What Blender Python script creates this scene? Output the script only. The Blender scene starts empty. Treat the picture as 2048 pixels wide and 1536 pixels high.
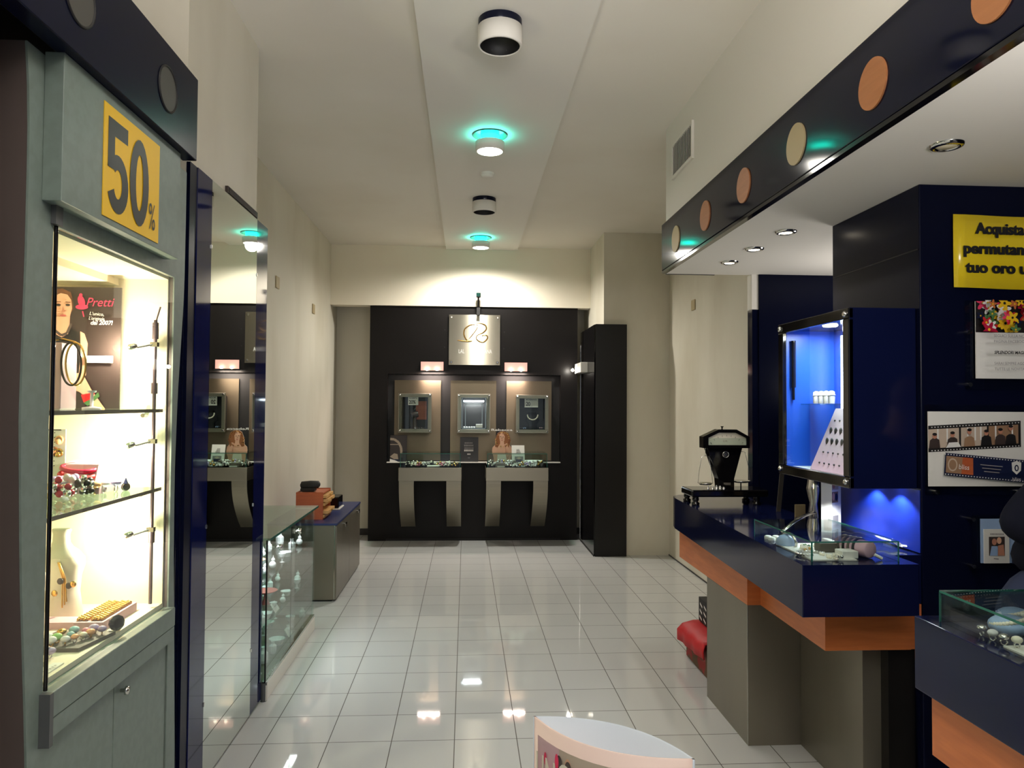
import bpy, math, random
from mathutils import Vector as V, Matrix
random.seed(7)
SC = bpy.context.scene
COL = SC.collection

# ---------------------------------------------------------------- camera
FPX = 1480.0
cy_ = V(((932 - 1024) / FPX, -(808 - 768) / FPX, -1)).normalized()
cz_ = V((0.008, 1, 0)); cz_ = (cz_ - cy_ * cz_.dot(cy_)).normalized()
cx_ = cy_.cross(cz_)
cam = bpy.data.cameras.new('camera'); cam.sensor_width = 36; cam.lens = 36 * FPX / 2048
cam.clip_start = 0.02
camo = bpy.data.objects.new('camera', cam); COL.objects.link(camo)
camo.matrix_world = Matrix((cx_, cy_, cz_)).to_4x4()
camo.location = (0, 0, 1.63)
SC.camera = camo

# ---------------------------------------------------------------- world, exposure
SC.view_settings.view_transform = 'Standard'
SC.view_settings.look = 'None'
SC.view_settings.exposure = 0.0
SC.view_settings.gamma = 1
SC.view_settings.use_curve_mapping = False
w = bpy.data.worlds.new('world'); SC.world = w; w.use_nodes = True
w.node_tree.nodes['Background'].inputs[0].default_value = (.75, .85, 1, 1)
w.node_tree.nodes['Background'].inputs[1].default_value = 0.25
cyc = SC.cycles
cyc.max_bounces = 10; cyc.diffuse_bounces = 5; cyc.glossy_bounces = 6; cyc.transparent_max_bounces = 24
cyc.transmission_bounces = 6; cyc.sample_clamp_indirect = 4; cyc.use_denoising = True
cyc.caustics_reflective = False; cyc.caustics_refractive = False

def light(name, typ, loc, energy, color=(1, 1, 1), size=.1, rot=(0, 0, 0), spot=None, blend=.5, sizey=None, spread=None):
    l = bpy.data.lights.new(name, typ); l.energy = energy; l.color = color
    if typ == 'AREA':
        l.shape = 'RECTANGLE' if sizey else 'DISK'; l.size = size
        if sizey: l.size_y = sizey
        if spread: l.spread = spread
    else:
        l.shadow_soft_size = size
    if spot: l.spot_size = spot; l.spot_blend = blend
    o = bpy.data.objects.new(name, l); COL.objects.link(o); o.location = loc; o.rotation_euler = rot
    return o
NEUT = (1, .93, .82)
# added fill lights out of view, spaced like the ceiling lamp row
for k, yy in enumerate((1.95, .4, -1.2)):
    light('ceiling_fill_light', 'AREA', (.16, yy, 3.36), (7, 8, 9)[k], (1, .95, .88), .5)
# added uplights, unseen behind the camera, wash the ceiling
for yy in (-.3, -1.9):
    light('ceiling_wash_fill', 'AREA', (.2, yy, 2.3), 71, (1, .97, .95), 1.6, (math.radians(148), 0, 0), sizey=.5, spread=math.radians(105))
light('soffit_fill', 'AREA', (1.45, .7, 1.98), 9, (1, .95, .92), .5, (math.radians(122), 0, 0), sizey=.3, spread=math.radians(120))  # added out of view to brighten the soffit
light('far_soffit_fill', 'AREA', (2.75, 4.2, 1.85), 9, (1, .95, .9), .5, (0, math.radians(146), 0))  # unseen light added for the far part of the soffit
light('rear_fill', 'AREA', (.3, -2.7, 1.5), 4, (.86, .93, 1), 3.0, (math.radians(90), 0, 0), sizey=2.2)  # dim cool fill added behind the camera

# ---------------------------------------------------------------- materials
def lin(c):
    return tuple(((x / 255) / 12.92 if x / 255 <= .04045 else ((x / 255 + .055) / 1.055) ** 2.4) for x in c) + (1,)
MATS = {}
def mat(name, rgb, rough=.5, metal=0, spec=.5, coat=0, emit=0, emitc=None, aniso=0, ior=1.5):
    m = bpy.data.materials.new(name); m.use_nodes = True
    b = m.node_tree.nodes['Principled BSDF']
    b.inputs['Base Color'].default_value = lin(rgb); b.inputs['Roughness'].default_value = rough
    b.inputs['Metallic'].default_value = metal; b.inputs['IOR'].default_value = ior; b.inputs['Specular IOR Level'].default_value = spec
    b.inputs['Coat Weight'].default_value = coat; b.inputs['Coat Roughness'].default_value = .03
    if emit:
        b.inputs['Emission Color'].default_value = lin(emitc or rgb); b.inputs['Emission Strength'].default_value = emit
    if aniso:
        b.inputs['Anisotropic'].default_value = aniso
        t = m.node_tree.nodes.new('ShaderNodeCombineXYZ'); t.inputs[2].default_value = 1
        m.node_tree.links.new(t.outputs[0], b.inputs['Tangent'])
    MATS[name] = m; return m
def noisy(m, rgb2, scale=4, lo=.4, hi=.7, stretch=(1, 1, 1), detail=4, bump=0, coords='Object'):
    nt = m.node_tree; b = nt.nodes['Principled BSDF']
    tc = nt.nodes.new('ShaderNodeTexCoord'); mp = nt.nodes.new('ShaderNodeMapping'); mp.inputs['Scale'].default_value = stretch
    nz = nt.nodes.new('ShaderNodeTexNoise'); nz.inputs['Scale'].default_value = scale; nz.inputs['Detail'].default_value = detail
    cr = nt.nodes.new('ShaderNodeValToRGB'); cr.color_ramp.elements[0].position = lo; cr.color_ramp.elements[1].position = hi
    cr.color_ramp.elements[0].color = b.inputs['Base Color'].default_value; cr.color_ramp.elements[1].color = lin(rgb2)
    nt.links.new(tc.outputs[coords], mp.inputs[0]); nt.links.new(mp.outputs[0], nz.inputs['Vector'])
    nt.links.new(nz.outputs['Fac'], cr.inputs[0]); nt.links.new(cr.outputs[0], b.inputs['Base Color'])
    if bump:
        bp = nt.nodes.new('ShaderNodeBump'); bp.inputs['Strength'].default_value = bump; bp.inputs['Distance'].default_value = .002
        nt.links.new(nz.outputs['Fac'], bp.inputs['Height']); nt.links.new(bp.outputs[0], b.inputs['Normal'])
    return m
def glass(name, tint=(225, 240, 235), boost=1.0):
    m = bpy.data.materials.new(name); m.use_nodes = True; nt = m.node_tree; nt.nodes.clear()
    out = nt.nodes.new('ShaderNodeOutputMaterial'); mx = nt.nodes.new('ShaderNodeMixShader')
    tr = nt.nodes.new('ShaderNodeBsdfTransparent'); gl = nt.nodes.new('ShaderNodeBsdfGlossy')
    tr.inputs[0].default_value = lin(tint); gl.inputs['Roughness'].default_value = 0.005
    ge = nt.nodes.new('ShaderNodeNewGeometry'); dt = nt.nodes.new('ShaderNodeVectorMath'); dt.operation = 'DOT_PRODUCT'
    nt.links.new(ge.outputs['Incoming'], dt.inputs[0]); nt.links.new(ge.outputs['Normal'], dt.inputs[1])
    def mth(op, a, bb):
        n = nt.nodes.new('ShaderNodeMath'); n.operation = op
        for i, x in enumerate((a, bb)):
            if x is None: continue
            if isinstance(x, (int, float)): n.inputs[i].default_value = x
            else: nt.links.new(x, n.inputs[i])
        return n.outputs[0]
    c = mth('ABSOLUTE', dt.outputs['Value'], None); c = mth('SUBTRACT', 1.0, c); c = mth('POWER', c, 5.0)
    c = mth('MULTIPLY', c, .96 * boost); c = mth('ADD', c, .04 * boost); c = mth('MINIMUM', c, 1.0)
    nt.links.new(c, mx.inputs[0]); nt.links.new(tr.outputs[0], mx.inputs[1]); nt.links.new(gl.outputs[0], mx.inputs[2])
    nt.links.new(mx.outputs[0], out.inputs[0]); MATS[name] = m; return m

noisy(mat('wall_paint', (218, 212, 196), .7), (198, 190, 170), 1.3, .45, .75, (1, 1, .45), 5)
noisy(mat('beam_paint', (240, 232, 214), .65), (232, 222, 202), 1.1, .4, .8)
noisy(mat('ceiling_paint', (228, 223, 212), .75), (218, 211, 197), .8, .45, .8)
mat('white_paint', (228, 224, 216), .6)
m = mat('floor_tile', (204, 206, 204), .07, spec=.45)
nt = m.node_tree; b = nt.nodes['Principled BSDF']
tc = nt.nodes.new('ShaderNodeTexCoord'); mp = nt.nodes.new('ShaderNodeMapping')
mp.inputs['Location'].default_value = (-.26 + .303 * 20, -4.254 + .303 * 40, 0)
br = nt.nodes.new('ShaderNodeTexBrick'); br.offset = 0; br.squash = 1
br.inputs['Scale'].default_value = 1; br.inputs['Brick Width'].default_value = .303; br.inputs['Row Height'].default_value = .303
br.inputs['Mortar Size'].default_value = .0022; br.inputs['Mortar Smooth'].default_value = .1
br.inputs['Color1'].default_value = lin((204, 206, 205)); br.inputs['Color2'].default_value = lin((200, 202, 201)); br.inputs['Mortar'].default_value = lin((70, 64, 58))
nt.links.new(tc.outputs['Object'], mp.inputs[0]); nt.links.new(mp.outputs[0], br.inputs['Vector']); nt.links.new(br.outputs['Color'], b.inputs['Base Color'])
rr = nt.nodes.new('ShaderNodeMapRange'); rr.inputs['To Min'].default_value = .035; rr.inputs['To Max'].default_value = .6
nt.links.new(br.outputs['Fac'], rr.inputs['Value']); nt.links.new(rr.outputs[0], b.inputs['Roughness'])
mat('navy_gloss', (9, 13, 34), .08, ior=1.3)
mat('navy_laminate', (12, 18, 50), .09, ior=1.33)
mat('blue_glass', (13, 20, 66), .05, spec=.5)
mat('blue_glow_panel', (20, 44, 150), .3, spec=.3)
mat('navy_dark', (8, 12, 34), .25, ior=1.2)
mat('blue_lacquer', (30, 84, 196), .35)
mat('blue_top', (38, 50, 100), .3)
mat('mirror', (236, 242, 234), .0, metal=1)
mat('black_laminate', (19, 17, 16), .35, spec=.35)
mat('black_gloss', (12, 11, 12), .08, spec=.5)
mat('black_matte', (14, 13, 14), .6)
mat('charcoal', (44, 42, 42), .5)
noisy(mat('brown_laminate', (20, 17, 16), .4, spec=.2), (18, 15, 14), 3, .4, .6)
mat('steel', (176, 168, 152), .32, metal=1, aniso=1.0)
mat('steel_soft', (148, 142, 128), .4, metal=1, aniso=.6)
mat('steel_panel', (118, 107, 90), .4, metal=1, aniso=.6)
mat('chrome', (220, 218, 212), .12, metal=1)
mat('gold', (214, 170, 92), .22, metal=1)
mat('silver', (226, 224, 220), .18, metal=1)
noisy(mat('disc_wood', (172, 112, 68), .45), (160, 102, 60), 6, .3, .7, (1, 1, 8))
noisy(mat('orange_wood', (204, 118, 64), .38), (186, 102, 54), 6, .3, .7, (1, 1, 8))
noisy(mat('drawer_wood', (190, 98, 56), .45), (168, 82, 46), 6, .3, .7, (1, 6, 8))
mat('pale_wood', (216, 168, 104), .5)
mat('beige_plate_sheen', (176, 158, 120), .45)  # plates' own beige; on two fascia discs a lamp reflection put into the colour
mat('dark_disc', (70, 68, 64), .5)
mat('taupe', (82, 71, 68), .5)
noisy(mat('grey_laminate', (114, 127, 121), .42), (109, 121, 115), 30, .4, .6)
noisy(mat('grey_panel', (132, 126, 112), .3, metal=.55), (120, 114, 102), 3, .3, .7, (1, 1, .2))
mat('grey_dark', (74, 76, 78), .45)
mat('cream', (240, 232, 214), .6)
mat('warm_lining', (240, 228, 204), .6)
mat('white_card', (236, 234, 228), .55)
mat('cool_lit_card', (204, 214, 226), .5)  # white card with cool window light put into the colour
mat('warm_lit_card', (232, 206, 196), .5)  # white card with warm reflected light put into the colour
mat('mauve', (212, 176, 184), .65)
mat('pink_velvet', (214, 176, 192), .7)
mat('red', (196, 24, 32), .55)
noisy(mat('red_plaid', (150, 40, 34), .7), (96, 70, 44), 14, .45, .55, (1, 1, 1), 0)
mat('ruby', (176, 30, 62), .25)
mat('yellow', (240, 192, 30), .45)
mat('yellow_sheet', (238, 208, 38), .18)
mat('ink', (28, 27, 28), .4)
mat('grey_ink', (140, 136, 136), .5)
mat('white_ink', (236, 234, 230), .5)
mat('pink_ink', (226, 60, 100), .5)
mat('skin', (226, 176, 146), .5)
mat('skin_shadow', (186, 128, 104), .5)
mat('lips', (190, 96, 92), .5)
mat('hair_brown', (110, 70, 44), .6)
mat('hair_auburn', (150, 92, 52), .6)
mat('photo_dark', (58, 48, 46), .35)
mat('photo_navy', (22, 30, 60), .3)
mat('photo_sepia', (150, 118, 92), .35)
mat('photo_light', (196, 178, 160), .35)
mat('green_stone', (150, 196, 120), .12); mat('peach_stone', (236, 176, 128), .12); mat('aqua_stone', (150, 190, 196), .12)
mat('lilac_stone', (176, 160, 200), .12); mat('pink_stone', (232, 150, 170), .12); mat('clear_stone', (232, 232, 236), .05)
mat('denim', (36, 46, 76), .85); mat('jacket', (10, 13, 28), .9, spec=.2)
mat('slate', (92, 86, 78), .6)
mat('rod_grey', (120, 106, 112), .3, metal=.8)
mat('paper_blue', (150, 176, 214), .4)
mat('green_petal', (78, 120, 70), .5)
mat('lamp_white', (255, 250, 240), .4, emit=8, emitc=(255, 250, 238))
mat('lamp_cyan', (40, 230, 210), .4, emit=9, emitc=(20, 235, 205))
mat('spot_glow', (255, 246, 232), .4, emit=18, emitc=(255, 240, 214))
mat('halogen', (222, 160, 150), .5, emit=.35, emitc=(255, 190, 180))
mat('cool_strip', (240, 246, 255), .4, emit=9, emitc=(232, 242, 255))
mat('dim_bulb', (210, 200, 170), .4)
glass('glass_clear', (246, 251, 249)); glass('glass_green', (222, 240, 232)); glass('glass_front', (248, 252, 250), 1.1)
mat('crystal', (246, 249, 250), .04, spec=1, coat=.8)
mat('glass_edge', (44, 104, 92), .15, spec=.6)

# ---------------------------------------------------------------- mesh builder
class MB:
    def __init__(s): s.v = []; s.f = []; s.mi = []; s.sm = []; s.mats = []; s.cur = 0
    def use(s, name):
        if name not in s.mats: s.mats.append(name)
        s.cur = s.mats.index(name); return s
    def add(s, vs, fs, smooth=False):
        o = len(s.v); s.v += [tuple(x) for x in vs]
        for f in fs: s.f.append([i + o for i in f]); s.mi.append(s.cur); s.sm.append(smooth)
        return s
    def box(s, x0, x1, y0, y1, z0, z1):
        x0, x1 = sorted((x0, x1)); y0, y1 = sorted((y0, y1)); z0, z1 = sorted((z0, z1))
        return s.add([(x, y, z) for z in (z0, z1) for y in (y0, y1) for x in (x0, x1)],
                     [(0, 2, 3, 1), (4, 5, 7, 6), (0, 1, 5, 4), (2, 6, 7, 3), (0, 4, 6, 2), (1, 3, 7, 5)])
    def prism(s, pts, ext, smooth=False):
        """closed polygon pts (3D) swept along vector ext"""
        n = len(pts); e = V(ext); P = [V(p) for p in pts]
        nrm = V((0, 0, 0))
        for i in range(n): nrm += P[i].cross(P[(i + 1) % n])
        if nrm.dot(e) > 0: P = P[::-1]
        vs = P + [p + e for p in P]
        s.add(vs, [tuple(range(n)), tuple(range(2 * n - 1, n - 1, -1))])
        return s.add(vs, [((i + 1) % n, i, i + n, (i + 1) % n + n) for i in range(n)], smooth)
    def poly(s, pts): return s.add(pts, [tuple(range(len(pts)))])
    def lathe(s, prof, c=(0, 0, 0), axis=(0, 0, 1), n=24, sx=1, sy=1, smooth=True, cap=True):
        a = V(axis).normalized(); u = a.orthogonal().normalized() if abs(a.z) < .99 else V((1, 0, 0)); w_ = a.cross(u); c = V(c)
        vs = []
        for r, h in prof:
            for k in range(n):
                t = 2 * math.pi * k / n
                vs.append(c + a * h + u * (r * sx * math.cos(t)) + w_ * (r * sy * math.sin(t)))
        fs = []
        for i in range(len(prof) - 1):
            for k in range(n): fs.append((i * n + k, i * n + (k + 1) % n, (i + 1) * n + (k + 1) % n, (i + 1) * n + k))
        s.add(vs, fs, smooth)
        if cap and prof[0][0] > 1e-5: s.add(vs[:n], [tuple(range(n))[::-1]])
        if cap and prof[-1][0] > 1e-5: s.add(vs[-n:], [tuple(range(n))])
        return s
    def cyl(s, c, r, h, axis=(0, 0, 1), n=20): return s.lathe([(r, 0), (r, h)], c, axis, n)
    def rod(s, a, b_, r, n=10): a = V(a); b_ = V(b_); return s.lathe([(r, 0), (r, (b_ - a).length)], a, b_ - a, n)
    def ball(s, c, r, n=14, m=8, squash=(1, 1, 1)):
        vs = [(0, 0, -1)]; fs = []
        for i in range(1, m):
            t = math.pi * i / m
            for k in range(n): vs.append((math.sin(t) * math.cos(2 * math.pi * k / n), math.sin(t) * math.sin(2 * math.pi * k / n), -math.cos(t)))
        vs.append((0, 0, 1))
        for k in range(n): fs.append((0, 1 + (k + 1) % n, 1 + k))
        for i in range(m - 2):
            for k in range(n): fs.append((1 + i * n + k, 1 + i * n + (k + 1) % n, 1 + (i + 1) * n + (k + 1) % n, 1 + (i + 1) * n + k))
        L = len(vs) - 1
        for k in range(n): fs.append((L, 1 + (m - 2) * n + k, 1 + (m - 2) * n + (k + 1) % n))
        return s.add([(c[0] + x * r * squash[0], c[1] + y * r * squash[1], c[2] + z * r * squash[2]) for x, y, z in vs], fs, True)
    def tube(s, pts, r, n=8, closed=False):
        P = [V(p) for p in pts]; N = len(P); vs = []; up = None
        for i in range(N):
            if closed: d = P[(i + 1) % N] - P[i - 1]
            else: d = P[min(i + 1, N - 1)] - P[max(i - 1, 0)]
            d.normalize()
            u = d.orthogonal().normalized() if up is None else (up - d * up.dot(d)).normalized()
            up = u; w_ = d.cross(u); ri = r[i] if isinstance(r, (list, tuple)) else r
            for k in range(n):
                t = 2 * math.pi * k / n; vs.append(P[i] + u * ri * math.cos(t) + w_ * ri * math.sin(t))
        fs = []
        for i in range(N if closed else N - 1):
            j = (i + 1) % N
            for k in range(n): fs.append((i * n + k, i * n + (k + 1) % n, j * n + (k + 1) % n, j * n + k))
        s.add(vs, fs, True)
        if not closed: s.add(vs[:n], [tuple(range(n))[::-1]]); s.add(vs[-n:], [tuple(range(n))])
        return s
    def torus(s, c, R, r, axis=(0, 0, 1), n=24, m=8, sx=1, sy=1):
        a = V(axis).normalized(); u = V((1, 0, 0)) if abs(a.x) < .9 else V((0, 1, 0)); u = (u - a * u.dot(a)).normalized(); w_ = a.cross(u); c = V(c)
        return s.tube([c + u * R * sx * math.cos(2 * math.pi * k / n) + w_ * R * sy * math.sin(2 * math.pi * k / n) for k in range(n)], r, m, True)
    def gem(s, c, r, h=None):
        h = h or r; x, y, z = c; n = 8
        return s.lathe([(r * .1, 0), (r, h * .6), (r * .6, h)], c, n=n, smooth=False)
    def sheet(s, rows, smooth=True, thick=None):
        """grid of points rows[i][j]"""
        R = len(rows); Cc = len(rows[0]); vs = [p for r_ in rows for p in r_]
        return s.add(vs, [(i * Cc + j, i * Cc + j + 1, (i + 1) * Cc + j + 1, (i + 1) * Cc + j) for i in range(R - 1) for j in range(Cc - 1)], smooth)
    def text(s, body, fn, height, sx=1.0, bold=0, shear=0, align='LEFT', width=None):
        vs, fs, x0, x1 = glyphs(body, bold, shear)
        k = height / .72; kx = k * sx
        if width: kx = width / max(1e-6, x1 - x0)
        off = {'LEFT': x0, 'CENTER': (x0 + x1) / 2, 'RIGHT': x1}[align]
        return s.add([fn((x - off) * kx, y * k) for x, y in vs], fs)
GC = {}
def glyphs(body, bold, shear):
    key = (body, bold, shear)
    if key not in GC:
        c = bpy.data.curves.new('t', 'FONT'); c.body = body; c.offset = bold; c.shear = shear; c.resolution_u = 4; c.fill_mode = 'FRONT' if c.dimensions == '2D' else c.fill_mode
        o = bpy.data.objects.new('t', c)
        me = bpy.data.meshes.new_from_object(o)
        vs = [(v.co.x, v.co.y) for v in me.vertices]; fs = [tuple(p.vertices) for p in me.polygons]
        xs = [v[0] for v in vs] or [0, 1]
        GC[key] = (vs, fs, min(xs), max(xs))
        bpy.data.objects.remove(o); bpy.data.curves.remove(c); bpy.data.meshes.remove(me)
    return GC[key]
class Pic:
    """printed artwork: thin coloured shapes laid on a face, each ink a hair above the last"""
    def __init__(s, mb, o, r, u, step=.0004):
        s.mb = mb; s.o = V(o); s.r = V(r).normalized(); s.u = V(u).normalized(); s.n = s.r.cross(s.u); s.k = 0; s.step = step
    def P(s, x, y): return s.o + s.r * x + s.u * y + s.n * s.k
    def nx(s): s.k += s.step
    def poly(s, m_, pts): s.nx(); s.mb.use(m_); s.mb.poly([s.P(x, y) for x, y in pts]); return s
    def rect(s, m_, x0, x1, y0, y1): return s.poly(m_, [(x0, y0), (x1, y0), (x1, y1), (x0, y1)])
    def ell(s, m_, x, y, rx, ry, n=20, rot=0):
        c, d = math.cos(rot), math.sin(rot)
        return s.poly(m_, [(x + rx * math.cos(t) * c - ry * math.sin(t) * d, y + rx * math.cos(t) * d + ry * math.sin(t) * c) for t in [2 * math.pi * i / n for i in range(n)]])
    def line(s, m_, pts, w_):
        s.nx(); s.mb.use(m_)
        for a, b_ in zip(pts[:-1], pts[1:]):
            d = V((b_[0] - a[0], b_[1] - a[1])); L = d.length or 1e-6; nx_, ny_ = -d.y / L * w_ / 2, d.x / L * w_ / 2
            s.mb.poly([s.P(a[0] - nx_, a[1] - ny_), s.P(b_[0] - nx_, b_[1] - ny_), s.P(b_[0] + nx_, b_[1] + ny_), s.P(a[0] + nx_, a[1] + ny_)])
        return s
    def text(s, m_, body, x, y, h, rot=0, fat=0, **k):
        if fat:
            for q in (-fat, fat): s.text(m_, body, x + q, y, h, rot, **k)
        s.nx(); s.mb.use(m_); c, d = math.cos(rot), math.sin(rot)
        s.mb.text(body, lambda a, b_: s.P(x + a * c - b_ * d, y + a * d + b_ * c), h, **k); return s

WL = {}
def tag(o, label=None, cat=None, group=None, kind=None):
    for k, val in (('label', label), ('category', cat), ('group', group), ('kind', kind)):
        if val: o[k] = val
    return o
def thing(name, label, cat, loc, group=None, rz=0):
    o = bpy.data.objects.new(name, None); COL.objects.link(o); o.location = loc; o.rotation_euler = (0, 0, rz); o.empty_display_size = .05
    WL[o] = V(loc); return tag(o, label, cat, group)
def part(name, mb, mats=None, parent=None, label=None, bevel=0, loc=None):
    """one mesh object; the builder's points are world points"""
    if mats: mb.mats = [mats] if isinstance(mats, str) else list(mats)
    org = V(loc) if loc is not None else (WL[parent] if parent else V((0, 0, 0)))
    me = bpy.data.meshes.new(name); me.from_pydata([tuple(V(p) - org) for p in mb.v], [], mb.f); me.validate()
    for mn in mb.mats: me.materials.append(MATS[mn])
    if len(me.polygons) == len(mb.mi):
        me.polygons.foreach_set('material_index', mb.mi); me.polygons.foreach_set('use_smooth', mb.sm)
    me.update()
    o = bpy.data.objects.new(name, me); COL.objects.link(o)
    if parent: o.parent = parent; o.location = org - WL[parent]
    else: o.location = org
    WL[o] = org
    if label: o['label'] = label
    if bevel:
        b_ = o.modifiers.new('bevel', 'BEVEL'); b_.width = bevel; b_.segments = 2; b_.limit_method = 'ANGLE'; b_.angle_limit = math.radians(40)
    return o
def solo(name, mb, mats, label, cat, group=None, bevel=0, loc=None):
    if loc is None:
        xs = [p[0] for p in mb.v]; ys = [p[1] for p in mb.v]; loc = ((min(xs) + max(xs)) / 2, (min(ys) + max(ys)) / 2, min(p[2] for p in mb.v))
    return tag(part(name, mb, mats, None, None, bevel, loc), label, cat, group)
def struct(name, mb, mats, bevel=0): return tag(part(name, mb, mats, bevel=bevel), kind='structure')
def tree(o, loc=None, rz=None, label=None, parent=None):
    c = o.copy(); COL.objects.link(c); c.parent = parent
    for ch in o.children: tree(ch, parent=c)
    if loc is not None: c.location = loc
    if rz is not None: c.rotation_euler = (0, 0, rz)
    if label: c['label'] = label
    return c
B = lambda *a: MB().box(*a)

# ================================================================ THE ROOM
ZC = 3.52
struct('floor', B(-3.2, 3.8, -3.2, 9.5, -.08, 0), 'floor_tile')
struct('ceiling', B(-3.2, 3.8, -3.2, 9.5, ZC, ZC + .1), 'ceiling_paint')
struct('trim_1', B(-.255, .605, -3.0, 8.868, ZC - .035, ZC), 'white_paint')
struct('wall_left', B(-1.8, -1.615, 4.0, 9.5, 0, ZC), 'wall_paint')
struct('wall_left', B(-1.95, -1.76, -3.2, 3.0, 0, ZC), 'wall_paint')
struct('wall_left', B(-1.8, -1.12, 3.0, 3.985, 0, ZC), 'wall_paint')
struct('wall_left', B(-1.76, -1.1, -2.5, 1.70, 0, 2.53), 'grey_laminate')  # unseen block added to shade the near end of the display cabinet
struct('wall_back', B(-1.615, 1.495, 9.32, 9.5, 0, ZC), 'wall_paint')
struct('wall_back', B(-1.615, 1.495, 8.87, 9.05, 2.80, ZC), 'beam_paint')
struct('wall_right', B(1.495, 2.4, 7.98, 9.5, 0, ZC), 'wall_paint')
struct('wall_right', B(2.22, 2.4, 5.03, 7.98, 0, ZC), 'wall_paint')
struct('wall_right', B(1.36, 3.7, -3.2, 4.97, 2.53, ZC), 'white_paint')
struct('wall_right', B(3.6, 3.75, -3.2, 5.03, 0, 2.53), 'navy_dark')
struct('wall_right', B(1.995, 3.6, 4.93, 5.03, 0, 2.545), 'navy_dark')
mb = MB().use('navy_dark').box(1.82, 3.6, 2.86, 3.57, 0, 2.53)
struct('wall_right', mb, None, bevel=.004)
struct('trim_6', B(1.8175, 1.8198, 2.87, 3.56, 1.045, 1.295), 'blue_glow_panel')  # panel added where the counter spots shine; their glow is in its colour
struct('trim_2', B(1.818, 1.8195, 2.87, 3.56, 2.265, 2.27), 'black_matte')
struct('trim_3', B(1.948, 1.994, 4.94, 5.02, 2.29, 2.53), 'white_paint')
struct('trim_4', B(1.95, 1.994, 4.94, 5.02, 0, 2.288), 'navy_gloss')
struct('baseboard_back', B(-1.615, 1.495, 9.305, 9.32, 0, .08), 'charcoal')

struct('baseboard_right', B(2.212, 2.2195, 5.03, 7.975, 0, .01), 'charcoal')
# ventilation grille above the blue fascia
t = thing('vent_grille', 'white louvred air vent on the wall above the blue fascia', 'vent', (1.36, 4.57, 3.13))
mb = MB()
for a in ((4.345, 4.79, 3.12, 3.14), (4.345, 4.79, 3.335, 3.355), (4.345, 4.365, 3.14, 3.335), (4.77, 4.79, 3.14, 3.335)): mb.box(1.345, 1.36, *a)
part('frame', mb, 'white_paint', t)
part('backing', B(1.357, 1.36, 4.36, 4.775, 3.135, 3.34), 'dark_disc', t)
mb = MB()
for k in range(16): yy = 4.375 + k * .026; mb.prism([(1.348, yy, 3.135), (1.356, yy + .012, 3.135), (1.357, yy + .010, 3.135), (1.349, yy - .002, 3.135)], (0, 0, .205))
part('louvre', mb, 'white_paint', t)
# wall plates
for (x0, x1, y, z, lab) in ((-1.614, -1.604, 6.386, 2.654, 'beige blank wall plate on the left wall, nearer of two'), (-1.614, -1.604, 7.88, 2.62, 'beige blank wall plate on the left wall near the back beam'), (2.208, 2.219, 7.1, 2.613, 'beige square switch plate on the right wall')):
    solo('wall_plate', B(x0, x1, y - .055, y + .055, z - .05, z + .05), 'beige_plate_sheen', lab, 'wall plate', bevel=.003)
mb = MB().box(-1.119, -1.105, 3.47, 3.955, 2.60, 2.632)
for k in range(5): mb.box(-1.105, -1.102, 3.48, 3.945, 2.602 + k * .006, 2.605 + k * .006)
solo('slot_vent', mb, 'photo_dark', 'dark brown slot vent on the pillar above the mirror panel', 'vent')

# ================================================================ CEILING LAMPS
def ceiling_lamp(y, lit, label, power=29):
    z0 = ZC - .035; x = .15
    t = thing('ceiling_lamp', label, 'ceiling lamp', (x, y, z0 - .13), 'round ceiling lamps along the dropped strip')
    if lit:
        part('ceiling_plate', MB().lathe([(.118, -.008), (.122, -.004), (.122, 0)], (x, y, z0), n=40), 'glass_edge', t)
        part('glow_ring', MB().lathe([(.066, -.05), (.066, -.008)], (x, y, z0), n=32), 'lamp_cyan', t)
        part('shade', MB().lathe([(.088, -.118), (.098, -.112), (.1, -.055), (.09, -.048), (.07, -.048)], (x, y, z0), n=40, cap=False), 'white_paint', t)
        part('diffuser', MB().lathe([(.001, -.118), (.086, -.1175), (.086, -.1)], (x, y, z0), n=40, cap=False), 'lamp_white', t)
        l = light('lamp_light', 'SPOT', (x, y, z0 - .135), power, (1, .95, .86), .07, spot=math.radians(170), blend=.55)
        g = light('lamp_halo_up', 'AREA', (x, y, z0 - .047), 2.2, (.08, 1, .82), .2, rot=(math.pi, 0, 0))
    else:
        part('ceiling_plate', MB().lathe([(.104, -.034), (.106, -.03), (.106, 0)], (x, y, z0), n=40), 'navy_gloss', t)
        part('shade', MB().lathe([(.094, -.1), (.097, -.128), (.104, -.128), (.108, -.12), (.108, -.036), (.1, -.036)], (x, y, z0), n=40, cap=False), 'white_paint', t)
        part('inner_reflector', MB().lathe([(.096, -.124), (.09, -.06), (.04, -.045), (.001, -.045)], (x, y, z0), n=32, cap=False), 'black_matte', t)
ceiling_lamp(3.53, False, 'large unlit round ceiling lamp, nearest on the ceiling strip')
ceiling_lamp(5.05, True, 'lit round ceiling lamp with cyan glow, beside the smoke detector')
ceiling_lamp(6.64, False, 'small unlit round ceiling lamp beyond the smoke detector')
ceiling_lamp(8.2, True, 'lit round ceiling lamp with green glow close to the back beam', 205)
t = thing('smoke_detector', 'white round smoke detector on the ceiling strip', 'smoke detector', (.157, 5.9, ZC - .085))
part('base', MB().lathe([(.055, -.018), (.058, -.012), (.058, 0)], (.157, 5.9, ZC - .035), n=28), 'white_paint', t)
part('sensor_dome', MB().lathe([(.001, -.036), (.028, -.0345), (.042, -.03), (.05, -.018)], (.157, 5.9, ZC - .035), n=28), 'white_paint', t)

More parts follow.
